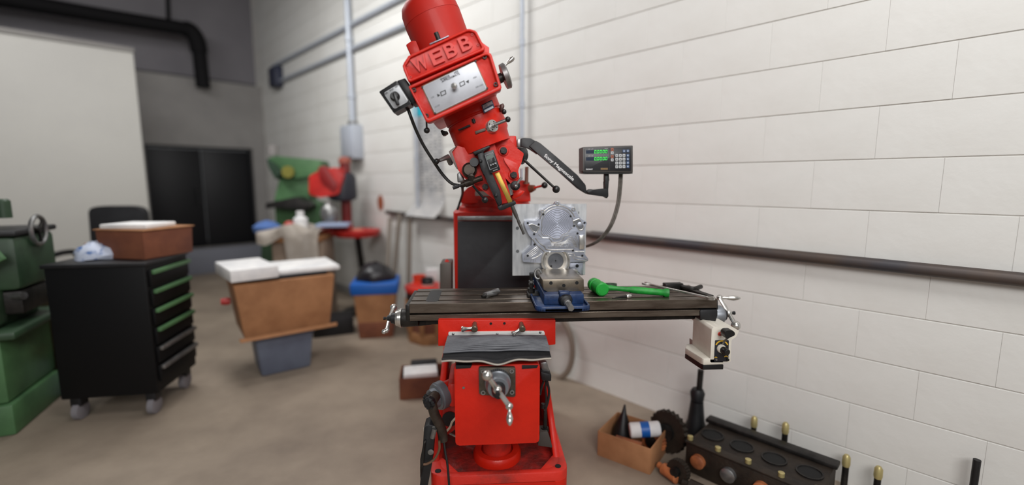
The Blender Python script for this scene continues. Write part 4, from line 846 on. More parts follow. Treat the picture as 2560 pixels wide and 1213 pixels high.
m = B(); lathe(m, [(.008, .0115), (.012, .0125), (.03, .0115), (.032, .010)], p, (.22, -1, -.12), 20); obj('dial_knob', m, BLACK, dk)
p = P(*T4((552, 683))[0], 1.489); m = B(); lathe(m, [(0, .0068), (.003, .0066), (.004, .0052)], p, (0, -1, 0), 22); rbt = obj('rapid_button', m, REDBTN, PF)
m = B(); lathe(m, [(.003, .0042), (.009, .004), (.010, .003)], p, (0, -1, 0), 18); obj('button_cap', m, mat('dark_red', (110, 34, 26), .3), rbt)
a_, b_ = P(*T4((590, 800))[0], 1.485), P(*T4((648, 735))[0], 1.45)
m = B(); rod(m, a_, b_, .0035); dlv = obj('direction_lever', m, SATIN, PF)
m = B(); prism(m, rpoly(T4((612, 690), (622, 655), (650, 640), (715, 638), (748, 670), (742, 705), (690, 725), (655, 748), (630, 738)), 3), 1.435, 1.462, .008, 3); obj('lever_knob', m, BLACK, dlv)
m = B(); p = P(*T4((505, 1005))[0], 1.4875); lathe(m, [(0, .0035), (.005, .003)], p, (0, -1, 0), 12); obj('toggle', m, SATIN, fp_)
m = B(); p = P(*T4((650, 1005))[0], 1.4875); lathe(m, [(0, .0045), (.006, .004)], p, (0, -1, 0), 12); obj('toggle', m, BLACK, fp_)
m = B(); prism(m, T4((206, 760), (275, 812), (275, 880), (206, 850)), 1.633, 1.66, .003); obj('side_label', m, mat('label_pinkgrey', (160, 140, 132), .6), PF)

# ---- digital readout on its arm
DR = thing('digital_readout', P(1290, 350, 1.86), 'black digital readout box on a long black arm right of head', 'digital readout')
AY = 1.80
m = B(); prism(m, Z3((160, 100), (188, 92), (255, 98), (318, 135), (318, 250), (240, 185), (160, 182)), AY-.015, AY+.02, .003); obj('arm_bracket', m, BLACKM, DR)
m = B(); prism(m, Z3((125, 105), (158, 100), (158, 180), (125, 180)), AY-.01, AY+.03, .003); obj('mount_block', m, SATIN, DR)
m = B(); prism(m, Z3((235, 175), (300, 118), (345, 145), (500, 275), (700, 450), (775, 540), (788, 628), (700, 575), (520, 412), (350, 268)), AY-.02, AY+.005, .003); arm = obj('arm', m, BLACKM, DR)
text('Sony Magnescale', P(*Z3((378, 268))[0], AY-.0208), P(*Z3((652, 502))[0], AY-.0208), Vector((.64, 0, .77)), .0125, WPRINT, arm, 'lettering', .0004, bold=.012)
m = B(); prism(m, Z3((782, 600), (815, 580), (860, 585), (960, 582), (990, 570), (992, 650), (975, 670), (958, 645), (860, 640), (800, 630)), AY-.02, AY+.012, .003); obj('elbow', m, BLACKM, DR)
m = B(); prism(m, Z3((958, 430), (995, 430), (1000, 500), (988, 510), (990, 600), (955, 600), (962, 510), (956, 500)), AY-.018, AY+.008, .003); obj('post', m, BLACKM, DR)
BY = 1.755
m = B(); prism(m, rpoly(Z3((748, 180), (1220, 166), (1220, 425), (748, 412)), 2), BY, BY+.075, .003); bx = obj('display_case', m, mat('charcoal_case', (66, 62, 60), .5), DR)
m = B(); prism(m, Z3((748, 412), (1220, 425), (1220, 432), (1180, 436), (800, 437), (750, 430)), BY+.006, BY+.08, .001); obj('case_foot', m, BLACK, DR)
m = B(); prism(m, rpoly(Z3((764, 196), (1203, 182), (1203, 408), (764, 400)), 1.5), BY-.0025, BY, .0006); fc_ = obj('face_panel', m, mat('face_dark', (30, 30, 34), .4), DR)
FY = BY-.003
m = B(); prism(m, Z3((998, 188), (1001, 188), (1001, 404), (998, 404)), FY-.0002, FY+.0005); obj('panel_line', m, PRINT, fc_)
for yy in (208, 274):
    m = B(); prism(m, Z3((777, yy+4), (985, yy-3), (985, yy+33), (777, yy+36)), FY, FY+.001); wn = obj('display_window', m, SCREEN, fc_)
    m = B()
    for k in range(5):
        x0 = 856+k*26; h_ = 27; y0 = yy+3-k*.6; w_ = 16; t_ = 3.6
        for q in (((x0+3, y0), (x0+w_+3, y0), (x0+w_+3, y0+t_), (x0+3, y0+t_)), ((x0, y0+h_), (x0+w_, y0+h_), (x0+w_, y0+h_+t_-1), (x0, y0+h_+t_-1)),
                  ((x0+2, y0+2), (x0+5.5, y0+2), (x0+4.5, y0+13), (x0+1, y0+13)), ((x0+1, y0+15), (x0+4.5, y0+15), (x0+3.5, y0+28), (x0, y0+28)),
                  ((x0+w_, y0+2), (x0+w_+3.5, y0+2), (x0+w_+2.5, y0+13), (x0+w_-1, y0+13)), ((x0+w_-1, y0+15), (x0+w_+2.5, y0+15), (x0+w_+1, y0+28), (x0+w_-2.5, y0+28))):
            prism(m, Z3(*q), FY-.0006, FY+.0002)
        if k == 0: prism(m, Z3((x0+21, y0+h_-1), (x0+24.5, y0+h_-1), (x0+24.5, y0+h_+3), (x0+21, y0+h_+3)), FY-.0006, FY+.0002)
    obj('green_digits', m, DIGIT, fc_)
def dtx(s, a_, b_, h, mm=WPRINT, b=0): text(s, P(*Z3(a_)[0], FY-.0003), P(*Z3(b_)[0], FY-.0003), (0, 0, 1), h, mm, fc_, 'lettering', .0002, bold=b)
dtx('SONY', (776, 397), (842, 397), .0042, WPRINT, .02)
for yy in (203, 268): dtx('INC ABS', (800, yy), (846, yy-1), .0018); 
dtx('INCH', (955, 199), (982, 198), .0018)
m = B(); prism(m, Z3((915, 377), (985, 377), (985, 397), (915, 397)), FY-.0002, FY+.0005); obj('brown_badge', m, mat('brown_badge', (92, 70, 52), .5), fc_)
dtx('MAGNESCALE', (920, 391), (980, 391), .0022, YPRINT)
def key(cx_, cy_, w_, h_, mm, cap=None):
    m = B(); prism(m, rpoly(Z3((cx_-w_, cy_-h_), (cx_+w_, cy_-h_), (cx_+w_, cy_+h_), (cx_-w_, cy_+h_)), 1, 2), FY-.002, FY+.0004, .0005, 1); k = obj('key', m, mm, fc_)
    if cap:
        m = B(); prism(m, Z3((cx_-w_*.3, cy_-h_*.35), (cx_+w_*.3, cy_-h_*.35), (cx_+w_*.3, cy_+h_*.35), (cx_-w_*.3, cy_+h_*.35)), FY-.0023, FY-.0018); obj('key_print', m, cap, k)
for r in range(4):
    for c in range(3):
        cx_, cy_ = 1069+c*34, 262+r*35.5-c*.8
        key(cx_, cy_, 13.5, 14, KEYG, PRINT)
    key(1174, 260+r*35, 13, 13.5, KEYB, WPRINT)
key(1138, 219, 13, 13, KEYB, WPRINT); key(1174, 218, 13, 13, KEYB, WPRINT)
for yy, m1 in ((205, KEYR), (236, KEYG), (272, KEYR), (303, KEYG)): key(1026, yy, 13, 14, m1, PRINT)
for k, dx in enumerate((0, .008)):
    pa = [P(x, y, Y)+Vector((dx, .008, 0)) for x, y, Y in ((1551, 434, 1.80), (1549, 470, 1.80), (1543, 515, 1.80), (1528, 560, 1.80), (1508, 590, 1.82), (1486, 608, 1.85), (1460, 618, 1.90), (1430, 622, 1.98))]
    m = B(); tube(m, smoothpath(pa, 6), .0048, 10); obj('signal_cable', m, CABLE, DR)
# ---- things leaning on the machine base
t = thing('switch_block', P(1075, 1180, 1.52), 'black foot switch block standing against left side of red base', 'switch')
m = B(); prism(m, [(1060, 1068), (1073, 1062), (1094, 1066), (1084, 1110), (1080, 1160), (1070, 1213), (1062, 1250), (1046, 1250), (1052, 1190)], 1.47, 1.53, .004); obj('body', m, BLACKM, t)
m = B(); prism(m, [(1058, 1110), (1064, 1106), (1058, 1165), (1050, 1200), (1050, 1150)], 1.45, 1.48, .003); obj('guide_plate', m, STEELD, t)
p = P(1077, 1130, 1.468); m = B(); lathe(m, [(0, .010), (.003, .010), (.004, .005)], p, (0, -1, 0), 20); obj('screw', m, SATIN, t)
m = B(); tube(m, [P(1081, 1095, 1.46), P(1087, 1072, 1.46)], .0085, 10); obj('lever', m, SATIN, t)
m = B(); rod(m, P(1072, 1063, 1.48), P(1088, 1069, 1.47), .004); obj('pin', m, CHROME, t)
m = B(); tube(m, smoothpath([P(x, y, 1.455) for x, y in ((1098, 1103), (1098, 1125), (1086, 1148), (1068, 1160), (1053, 1161))], 5), .0042, 8); obj('brown_cable', m, RUST, t)
m = B(); box(m, P(1067, 1077, 1.56), (.02, .03, .022), .3, .005); tag(obj('rag_scrap', m, CLOTH), 'pale scrap of cloth tucked behind the black switch block', 'cloth')
t = thing('hand_brush', PZ(1362, 1115, zb-.03), 'dark brush with flared foot leaning right of the red knee', 'brush')
m = B(); prism(m, T3((1165, 735), (1235, 730), (1280, 870), (1270, 875), (1145, 855)), 1.55, 1.60, .004); obj('flared_foot', m, mat('dusty_dark', (58, 52, 48), .7), t)
m = B(); rod(m, P(*T3((1212, 740))[0], 1.575), P(*T3((1213, 530))[0], 1.575), .0075, .006); obj('shaft', m, STEELD, t)
m = B(); lathe(m, [(0, .014), (.014, .013)], P(*T3((1210, 720))[0], 1.575), (0, 0, 1), 18); obj('ferrule', m, STEELD, t)
m = B(); lathe(m, [(0, .009), (.016, .009)], P(*T3((1190, 510))[0], 1.575), (.2, 0, 1), 14); obj('end_cap', m, STEELD, t)

# ================================================================== BACKGROUND
def RZ(a): return Matrix.Rotation(a, 3, 'Z')
# red topped stand behind the table's left end
zt = .45
tp = [PZ(x, y, zt) for x, y in ((1011, 711), (1042, 702), (1098, 704), (1098, 725), (1052, 726), (1016, 719))]
cx_ = sum(p.x for p in tp)/6; cy_ = sum(p.y for p in tp)/6
RS = thing('red_stand', (cx_, cy_, 0), 'low wooden stand with a red top behind the left end of the table', 'stand')
m = B(); solid(m, tp, [p+Vector((0, 0, -.05)) for p in tp], .012); obj('top', m, REDW, RS)
def inset(k, z): return [Vector((cx_+(p.x-cx_)*k, cy_+(p.y-cy_)*k, z)) for p in tp]
m = B(); solid(m, inset(.92, zt-.052), inset(.92, zt-.11)); obj('apron', m, BLACKM, RS)
m = B(); solid(m, inset(.82, zt-.112), inset(.82, .09)); obj('cabinet_body', m, CARDD, RS)
m = B(); solid(m, inset(.9, .0), inset(.9, .088), .004); obj('plinth', m, WOOD, RS)
for p in inset(.86, 0):
    m = B(); box(m, (p.x, p.y, (zt-.11+.088)/2), (.035, .035, zt-.2), .3, .004); obj('leg', m, WOOD, RS)
p = PZ(1048, 705, zt)
t = thing('red_tub', p, 'shallow red plastic tub on the red stand behind the black tub', 'tub')
m = B(); lathe(m, [(0, .05), (.045, .052), (.05, .056), (.055, .056), (.055, .048), (.01, .046)], p, (0, 0, 1), 28, False); obj('rim', m, mat('orange_red_plastic', (206, 62, 34), .4), t)
m = B(); lathe(m, [(.008, .047), (.012, .047)], p, (0, 0, 1), 28); obj('disc', m, MATS['orange_red_plastic'], t)
p = PZ(1069, 713, zt)
t = thing('black_tub', p, 'black round tub with pale base on the red stand', 'tub')
m = B(); lathe(m, [(0, .046), (.012, .048)], p, (0, 0, 1), 28); obj('pale_base', m, CLOTH, t)
m = B(); lathe(m, [(.0125, .049), (.055, .049), (.058, .047), (.058, .043), (.03, .042), (.03, .0)], p, (0, 0, 1), 28, False); obj('tub_wall', m, BLACK, t)
p = PZ(1074, 702.5, zt); m = B(); box(m, p+Vector((.02, .03, .05)), (.1, .05, .10), .2, .006); tag(obj('white_carton', m, PAPER), 'small white carton behind the black tub on the red stand', 'carton')

# trash can with blue rim
c = PZ(935, 848, 0)+Vector((0, .15, 0)); zt2 = P(925, 722, c.y-.1).z
t = thing('trash_can', c, 'brown square bin with blue rim and dark bag beside red stand', 'bin')
def taper(c, w0, d0, w1, d1, z0, z1, rz, r=.01):
    a = [Vector((c.x, c.y, 0))+RZ(rz) @ Vector((sx*w0/2, sy*d0/2, z0)) for sx, sy in ((-1, -1), (1, -1), (1, 1), (-1, 1))]
    b = [Vector((c.x, c.y, 0))+RZ(rz) @ Vector((sx*w1/2, sy*d1/2, z1)) for sx, sy in ((-1, -1), (1, -1), (1, 1), (-1, 1))]
    return solid(B(), a, b, r)
obj('body', taper(c, .26, .26, .33, .30, 0, zt2-.03, .12), CARD, t)
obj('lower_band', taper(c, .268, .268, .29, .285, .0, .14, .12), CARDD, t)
obj('rim', taper(c, .37, .34, .38, .35, zt2-.04, zt2+.06, .12, .02), BLUEP, t)
m = B()
lathe(m, [(0, .15), (.05, .16), (.09, .12), (.13, .07), (.15, .001)], (c.x, c.y, zt2+.05), (.05, 0, 1), 14, False)
for v in m.verts: v.co += Vector((random.uniform(-.02, .02), random.uniform(-.02, .02), random.uniform(-.015, .015)))
obj('bag', m, BAG, t, 60)
# grey tote with the cardboard box on it, papers on top
c0, c1 = PZ(655, 945), PZ(778, 918); d = (c1-c0); ang = math.atan2(d.y, d.x); w_ = d.length; c = (c0+c1)/2+RZ(ang) @ Vector((0, .17, 0)); zt3 = P(690, 838, c0.y).z
t = thing('plastic_tote', c, 'grey blue plastic tote on the floor carrying a cardboard box', 'tote')
obj('body', taper(c, w_, .32, w_*1.15, .38, 0, zt3-.03, ang, .015), GREYP, t)
obj('rim', taper(c, w_*1.2, .40, w_*1.2, .40, zt3-.035, zt3, ang, .008), GREYP, t)
cz = P(690, 712, c0.y-.1).z; ang2 = ang+.02
t = thing('cardboard_box', Vector((c.x, c.y, zt3)), 'wide brown cardboard box sitting on the grey tote', 'box')
cb = c+RZ(ang) @ Vector((.02, .0, 0)); bw, bd = .60, .46
obj('body', taper(cb, bw*.86, bd*.9, bw, bd, zt3+.001, cz, ang2, .006), CARD, t)
obj('flap', taper(cb+RZ(ang2) @ Vector((-.0, -bd/2-.02, 0)), bw*.96, .05, bw*.98, .03, zt3+.002, zt3+.02, ang2, .004), CARD, t)
m = B(); box(m, (cb+RZ(ang2) @ Vector((.02, .0, 0))).to_tuple()[:2]+(cz+.012,), (bw*.8, bd*.85, .02), ang2, .002); obj('gap_shade', m, BLACKM, t)  # black slab stands in for the shade between box top and papers
def flat(name, label, cat, x, y, w, dd, h, z, rz, mm, g=None):
    m = B(); box(m, (x, y, z+h/2), (w, dd, h), rz, min(h*.3, .006)); return tag(obj(name, m, mm), label, cat, g)
p = cb+RZ(ang2) @ Vector((-.20, -.02, 0)); flat('white_carton', 'white carton on the left end of the wide cardboard box', 'carton', p.x, p.y, .27, .44, .075, cz+.023, ang2+.1, PAPER)
p = cb+RZ(ang2) @ Vector((.16, .03, 0)); flat('paper_stack', 'stack of white printed papers on the wide cardboard box', 'papers', p.x, p.y, .40, .42, .03, cz+.023, ang2-.05, PAPER)
p = P(553, 755, 2.95); m = B(); lathe(m, [(0, .02), (.03, .024), (.05, .02)], p, (1, .4, 0), 18)
tag(obj('red_spool', m, REDP), 'small red spool beside the left end of cardboard box', 'spool')
p = PZ(845, 840); flat('black_case', 'low black case on the floor between box and brown bin', 'case', p.x-.07, p.y+.1, .32, .22, .15, 0, .35, BLACKM)
# black tool cart
f1, f0 = PZ(395, 985, .13), PZ(152, 1002, .13); d = f1-f0; ang = math.atan2(d.y, d.x); cw = d.length; cd = .42
ctr = f1+RZ(ang) @ Vector((-cw/2, cd/2, 0)); ctr.z = 0; ctop = P(365, 664, f1.y).z
TC = thing('tool_cart', Vector((ctr.x, ctr.y, 0)), 'tall black rolling tool cart with green edged drawers', 'tool cart')
m = B(); box(m, (ctr.x, ctr.y, (.13+ctop)/2), (cw, cd, ctop-.13), ang, .008); obj('body', m, mat('flat_black_steel', (7, 7, 9), .55, spec=.25), TC)
m = B(); box(m, (ctr.x, ctr.y, ctop+.006), (cw+.02, cd+.02, .02), ang, .004); obj('top_tray', m, BLACKM, TC)
for k in range(6):
    z1 = ctop-.03-k*.105; h_ = .09; p = ctr+RZ(ang) @ Vector((cw/2+.008, 0, 0))
    m = B(); box(m, (p.x, p.y, z1-h_/2), (.016, cd-.04, h_), ang, .003); dw = obj('drawer', m, MATS['flat_black_steel'], TC)
    p = ctr+RZ(ang) @ Vector((cw/2+.024, 0, 0)); m = B(); box(m, (p.x, p.y, z1-.012), (.02, cd-.05, .022), ang, .004); obj('pull_rail', m, GREENM if k < 4 else SATIN, dw)
for sx in (-1, 1):
    for sy in (-1, 1):
        p = ctr+RZ(ang) @ Vector((sx*(cw/2-.05), sy*(cd/2-.05), 0)); m = B(); a = RZ(ang) @ Vector((0, 1, 0)); lathe(m, [(-.016, .045), (-.014, .05), (.014, .05), (.016, .045)], (p.x, p.y, .05), RZ(ang) @ Vector((1, 0, 0)), 22); cs = obj('caster_wheel', m, DARKW, TC)
        m = B(); box(m, (p.x, p.y, .105), (.05, .06, .05), ang, .004); obj('caster_fork', m, BLACKM, cs)
# things on the cart
def oncart(u, v): return ctr+RZ(ang) @ Vector((u*cw, v*cd, 0))
p = oncart(.22, .16); t = thing('cardboard_box', Vector((p.x, p.y, ctop+.016)), 'dark brown cardboard box standing on the black tool cart', 'box')
obj('body', taper(p, .30, .30, .31, .31, ctop+.017, ctop+.17, ang-.35, .005), CARDD, t)
obj('top_flap', taper(p, .33, .32, .33, .32, ctop+.171, ctop+.178, ang-.35, .002), CARD, t)
flat('paper_sheet', 'white sheets lying on the box on the tool cart', 'papers', p.x-.02, p.y-.02, .26, .22, .025, ctop+.179, ang-.2, PAPER)
p = oncart(-.2, -.05); m = B(); lathe(m, [(0, .09), (.03, .1), (.06, .075), (.085, .04), (.09, .001)], (p.x, p.y, ctop+.017), (0, 0, 1), 14, False)
for v in m.verts: v.co += Vector((random.uniform(-.015, .015), random.uniform(-.015, .015), random.uniform(-.008, .012)))
tag(obj('shop_rag', m, RAG, None, 60), 'crumpled blue and white rag on the tool cart', 'rag')
for i, u in enumerate((-.38, -.30)):
    p = oncart(u, .1); t = thing('small_jar', Vector((p.x, p.y, ctop+.017)), ('left' if i == 0 else 'right')+' of two small grey jars on the tool cart top', 'jar', 'grey jars on the cart')
    m = B(); lathe(m, [(0, .026), (.05, .026), (.06, .02), (.062, .02)], (p.x, p.y, ctop+.017), (0, 0, 1), 18); obj('body', m, SATIN, t)
    m = B(); lathe(m, [(.062, .022), (.078, .022)], (p.x, p.y, ctop+.017), (0, 0, 1), 18); obj('lid', m, CARD, t)
# office chair behind the cart
cp = P(262, 620, 3.9); t = thing('office_chair', Vector((cp.x, 3.9, 0)), 'black office chair with rounded back behind the tool cart', 'chair')
bz0, bz1 = P(285, 640, 4.0).z, P(285, 516, 4.0).z; bw2 = .26
m = B(); q = rpoly([(-.23, bz0), (.23, bz0), (.215, bz1-.02), (.13, bz1), (-.13, bz1), (-.215, bz1-.02)], .06); solid(m, a := [Vector((cp.x+x, 4.05, z)) for x, z in q], [p+Vector((.0, .07, 0)) for p in a], .02, 3); obj('backrest', m, RUB, t)
m = B(); q = rpoly([(-.23, -.22), (.23, -.22), (.23, .22), (-.23, .22)], .08); solid(m, a := [Vector((cp.x+x, 3.85+y, .44)) for x, y in q], [p+Vector((0, 0, .08)) for p in a], .02, 3); obj('seat', m, RUB, t)
for s in (-1, 1):
    m = B(); tube(m, smoothpath([(cp.x+s*.25, 3.98, .5), (cp.x+s*.29, 3.98, .68), (cp.x+s*.29, 3.88, .71), (cp.x+s*.29, 3.74, .70)], 5), .022, 10); obj('armrest', m, BLACK, t)
m = B(); rod(m, (cp.x, 3.88, .12), (cp.x, 3.88, .44), .03); obj('gas_lift', m, BLACK, t)
for k in range(5):
    a = 2*pi*k/5; m = B(); rod(m, (cp.x, 3.88, .13), (cp.x+.28*cos(a), 3.88+.28*sin(a), .08), .022, .016); lg = obj('leg', m, BLACK, t)
    m = B(); ball(m, (cp.x+.28*cos(a), 3.88+.28*sin(a), .032), .032); obj('caster', m, BLACK, lg)
m = B(); tube(m, [(cp.x, 4.0, .47), (cp.x, 4.12, .5), (cp.x, 4.12, bz0+.1)], .022); obj('back_bar', m, BLACK, t)
# green lathe at the left edge
LX = PZ(42, 1088); LT = thing('metal_lathe', Vector((LX.x-.2, LX.y+.3, 0)), 'green metal lathe at the left edge of the workshop', 'lathe')
la = .35; q0 = LX
def lb_(u, v): return q0+RZ(la) @ Vector((u, v, 0))
def lbox(name, u0, u1, v0, v1, z0_, z1_, mm, r=.012, par=None):
    c_ = lb_((u0+u1)/2, (v0+v1)/2); m = B(); box(m, (c_.x, c_.y, (z0_+z1_)/2), (u1-u0, v1-v0, z1_-z0_), la, r); return obj(name, m, mm, par or LT)
lbox('foot', -.8, 0, 0, .5, 0, .16, GREENM); lbox('cabinet', -.8, -.02, .02, .5, .165, .50, GREENM)
lbox('chip_tray', -.8, .06, -.03, .55, .50, .54, GREEND); lbox('bed', -.8, .05, .1, .42, .60, .72, STEELD); lbox('gear_box', -.8, -.04, .04, .46, .54, .68, GREEND)
lbox('apron', -.5, -.02, -.02, .12, .56, .74, GREEND); lbox('headstock', -.8, .06, .08, .48, .725, 1.0, GREEND, .03); lbox('headstock_cover', -.8, .07, .07, .49, 1.0, 1.03, BLACKM, .01)
m = B(); p = lb_(-.2, .0); a = lb_(-.02, -.02); box(m, ((p.x+a.x)/2, (p.y+a.y)/2, .84), (.36, .03, .06), la, .01, M=RZ(la) @ Matrix.Rotation(-.5, 3, 'Y')); obj('change_lever', m, GREENM, LT)
hw_ = P(96, 575, 2.62); m = B(); ax = RZ(la) @ Vector((1, 0, 0)); pts = []; _, u_, v_ = frame_of(ax)
tube(m, [hw_+(u_*cos(2*pi*k/24)+v_*sin(2*pi*k/24))*.075 for k in range(24)], .011, 8, True); hwl = obj('handwheel', m, SATIN, LT)
m = B(); rod(m, hw_-ax*.22, hw_+ax*.01, .016); [rod(m, hw_, hw_+(u_*cos(2*pi*k/3)+v_*sin(2*pi*k/3))*.075, .007, seg=8) for k in range(3)]; obj('spokes', m, STEELD, hwl)
m = B(); p = P(30, 745, 2.45); rod(m, p+Vector((-.1, 0, 0)), p+Vector((.06, 0, .01)), .02); obj('feed_knob', m, SATIN, LT)
m = B(); p = P(12, 545, 2.6); lathe(m, [(0, .03), (.09, .03), (.1, .02)], p, (0, 0, 1), 16); obj('oil_cup', m, GREEND, LT)
p = P(93, 720, 2.75); t = thing('spray_bottle', Vector((p.x, p.y, .56)), 'yellow bottle between the green lathe and the tool cart', 'bottle')
zb0, zb1 = P(93, 740, 2.75).z, P(93, 672, 2.75).z
m = B(); lathe(m, [(0, .03), (.09, .03), (.11, .016), (.13, .014)], (p.x, p.y, zb0), (0, 0, 1), 18); obj('body', m, YELLOW, t)
m = B(); lathe(m, [(.13, .018), (.16, .018)], (p.x, p.y, zb0), (0, 0, 1), 18); obj('cap', m, mat('salmon_cap', (216, 140, 100), .5), t)
q = PZ(120, 985); m = B(); box(m, (q.x+.0, q.y+.25, zb0/2), (.3, .3, zb0), .35, .01)
t = thing('wooden_crate', Vector((q.x, q.y+.25, 0)), 'brown cluttered crate between lathe and tool cart under yellow bottle', 'crate'); obj('body', m, mat('grubby_crate', (92, 84, 58), .8, 0, (70, 52, 40), 8), t)
m = B(); box(m, (q.x, q.y+.25, zb0-.03), (.31, .31, .04), .35, .005); obj('rim', m, GREEND, t)
q = PZ(205, 985); t = thing('white_canister', Vector((q.x, q.y, 0)), 'pale grey square canister on the floor left of tool cart', 'canister')
zq = P(190, 895, q.y).z
m = B(); box(m, (q.x-.04, q.y+.06, zq/2), (.17, .12, zq), .3, .015); obj('body', m, mat('pale_canister', (168, 172, 184), .5), t)
m = B(); box(m, (q.x-.04, q.y+.06, zq+.03), (.15, .10, .06), .3, .01); obj('cap', m, mat('rust_red_cap', (128, 58, 40), .6), t)

# green machine far back against the wall
GY = 4.85
gc = P(735, 600, GY); GM = thing('drill_mill', Vector((gc.x, GY+.2, 0)), 'green milling machine at the far end beside the block wall', 'machine')
m = B(); prism(m, rpoly([(668, 396), (690, 390), (800, 400), (805, 420), (780, 440), (740, 446), (700, 440), (680, 428)], 6), GY, GY+.26, .03, 3); obj('overarm', m, GREENM, GM)
m = B(); prism(m, rpoly([(700, 440), (775, 440), (772, 500), (800, 510), (800, 560), (760, 590), (690, 560), (686, 500)], 6), GY+.06, GY+.28, .02); obj('column', m, GREENM, GM)
m = B(); prism(m, rpoly([(655, 590), (790, 590), (780, 700), (650, 700)], 5), GY, GY+.28, .02); obj('base', m, GREEND, GM)
m = B(); prism(m, rpoly([(664, 508), (740, 492), (775, 515), (770, 526), (690, 520), (664, 522)], 3), GY-.15, GY+.2, .01); obj('table', m, STEELD, GM)
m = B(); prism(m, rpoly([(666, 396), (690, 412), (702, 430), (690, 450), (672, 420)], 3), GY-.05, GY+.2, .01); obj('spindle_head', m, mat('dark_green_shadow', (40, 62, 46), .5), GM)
p = P(722, 430, GY-.02); m = B(); lathe(m, [(0, .06), (.03, .06)], p, (0, -1, 0), 20); obj('dial', m, mat('olive_yellow', (120, 116, 48), .5), GM)
m = B(); rod(m, P(683, 388, GY+.1), P(682, 364, GY+.1), .05); obj('motor_cap', m, mat('dull_grey_cap', (128, 124, 122), .6), GM)
# red drill press
DY2 = 4.55
dc = P(872, 600, DY2); DP = thing('drill_press', Vector((dc.x, DY2+.1, 0)), 'red drill press with black motor and round red table', 'drill press')
m = B(); prism(m, rpoly([(772, 440), (800, 425), (840, 418), (858, 440), (845, 486), (800, 494), (772, 486)], 6), DY2-.1, DY2+.2, .02, 3); obj('head', m, REDP, DP)
m = B(); prism(m, rpoly([(795, 418), (812, 414), (842, 460), (835, 480), (800, 450)], 4), DY2-.12, DY2-.05, .01); obj('belt_guard', m, mat('deep_red', (130, 24, 24), .45), DP)
m = B(); lathe(m, [(0, .11), (.02, .135), (.22, .135), (.26, .11), (.27, .04)], P(858, 500, DY2+.1), (0, -.1, 1), 24); obj('motor', m, mat('blue_black_motor', (34, 36, 46), .45), DP)
m = B(); rod(m, P(868, 585, DY2+.15), P(862, 405, DY2+.15), .05); obj('column', m, mat('dark_red_column', (112, 24, 22), .45), DP)
m = B(); lathe(m, [(0, .06), (.04, .06), (.06, .03)], P(862, 408, DY2+.15), (0, 0, 1), 18); obj('column_cap', m, mat('dull_red_cap', (150, 80, 66), .6), DP)
tcn = P(893, 578, DY2-.05); m = B(); lathe(m, [(-.05, .06), (-.045, .2), (0, .22), (.012, .22), (.016, .2)], tcn, (0, 0, 1), 32); tb = obj('round_table', m, REDP, DP)
m = B(); lathe(m, [(.016, .06), (.022, .055)], tcn+Vector((.0, -.02, 0)), (0, 0, 1), 20); obj('table_insert', m, mat('salmon_insert', (196, 120, 96), .5), tb)
m = B(); prism(m, rpoly([(800, 560), (868, 562), (868, 585), (820, 592), (800, 584)], 4), DY2-.1, DY2+.1, .01); obj('table_arm', m, REDP, DP)
m = B(); rod(m, P(908, 690, DY2+.05), (tcn.x, tcn.y, tcn.z-.05), .03); obj('pedestal_pole', m, STEELD, DP); m = B(); rod(m, (tcn.x, tcn.y, 0), (tcn.x, tcn.y, .03), .16); obj('pedestal_foot', m, STEELD, DP)
p = P(825, 540, DY2-.05); m = B(); lathe(m, [(-.05, .07), (.03, .09), (.09, .07), (.13, .02)], p, (0, 0, 1), 20); obj('chuck_guard', m, SATIN, DP)
# workbench under them, cloth, bottles
ba, bb_ = Vector((P(648, 640, 4.15).x, 4.15, 0)), Vector((P(805, 640, 4.15).x, 4.15, 0)); bz_ = P(760, 590, 4.15).z
WB = thing('workbench', Vector(((ba.x+bb_.x)/2, 4.5, 0)), 'low workbench below the red drill press with tan front', 'workbench')
m = B(); box(m, ((ba.x+bb_.x)/2, 4.33, bz_-.03), (bb_.x-ba.x, .40, .05), 0, .005); obj('top', m, WOOD, WB)
m = B(); box(m, ((ba.x+bb_.x)/2+.05, 4.34, (bz_-.06)/2), (bb_.x-ba.x-.1, .32, bz_-.06), 0, .005); obj('cabinet', m, mat('tan_cabinet', (150, 132, 116), .7, 0, (128, 110, 96), 5), WB)
m = B()
cz0 = bz_; rows = []
for i in range(11):
    row = []
    for k in range(15):
        u, v = i/10, k/14; x = ba.x+.02+(bb_.x-ba.x-.02)*v; y = 4.44-.36*min(u*1.6, 1); z = bz_+.012+.05*abs(sin(v*7+u*2))*(1-u*.5)+.06*math.exp(-((v-.45)/.2)**2)
        if u > .62: z -= (u-.62)*(.9 if v > .45 else .25); y -= .02*sin(v*14)
        row.append(m.verts.new((x, y, z)))
    rows.append(row)
for i in range(10):
    for k in range(14): m.faces.new((rows[i][k], rows[i][k+1], rows[i+1][k+1], rows[i+1][k]))
bmesh.ops.solidify(m, geom=m.faces[:], thickness=.006); tag(obj('drop_cloth', m, CLOTH, None, 60), 'rumpled off white cloth draped over the workbench', 'cloth')
def bottle(x, y0, y1, Y, r, mm, label, cap, name='bottle'):
    a, b = P(x, y0, Y), P(x, y1, Y); h = b.z-a.z; t = thing(name, a, label, 'bottle')
    m = B(); lathe(m, [(0, r), (h*.62, r), (h*.75, r*.5), (h*.85, r*.45)], a, (0, 0, 1), 18); obj('body', m, mm, t)
    m = B(); lathe(m, [(h*.85, r*.55), (h, r*.5)], a, (0, 0, 1), 18); obj('cap', m, cap, t)
bottle(753, 578, 528, 4.3, .062, PAPER, 'white spray bottle standing on the cloth covered workbench', PAPER)
p = P(724, 566, 4.25); m = B(); lathe(m, [(-.04, .04), (.03, .045), (.04, .03)], p, (.3, -1, .2), 18); tag(obj('red_ball', m, REDP), 'red ball left of the white spray bottle', 'ball')
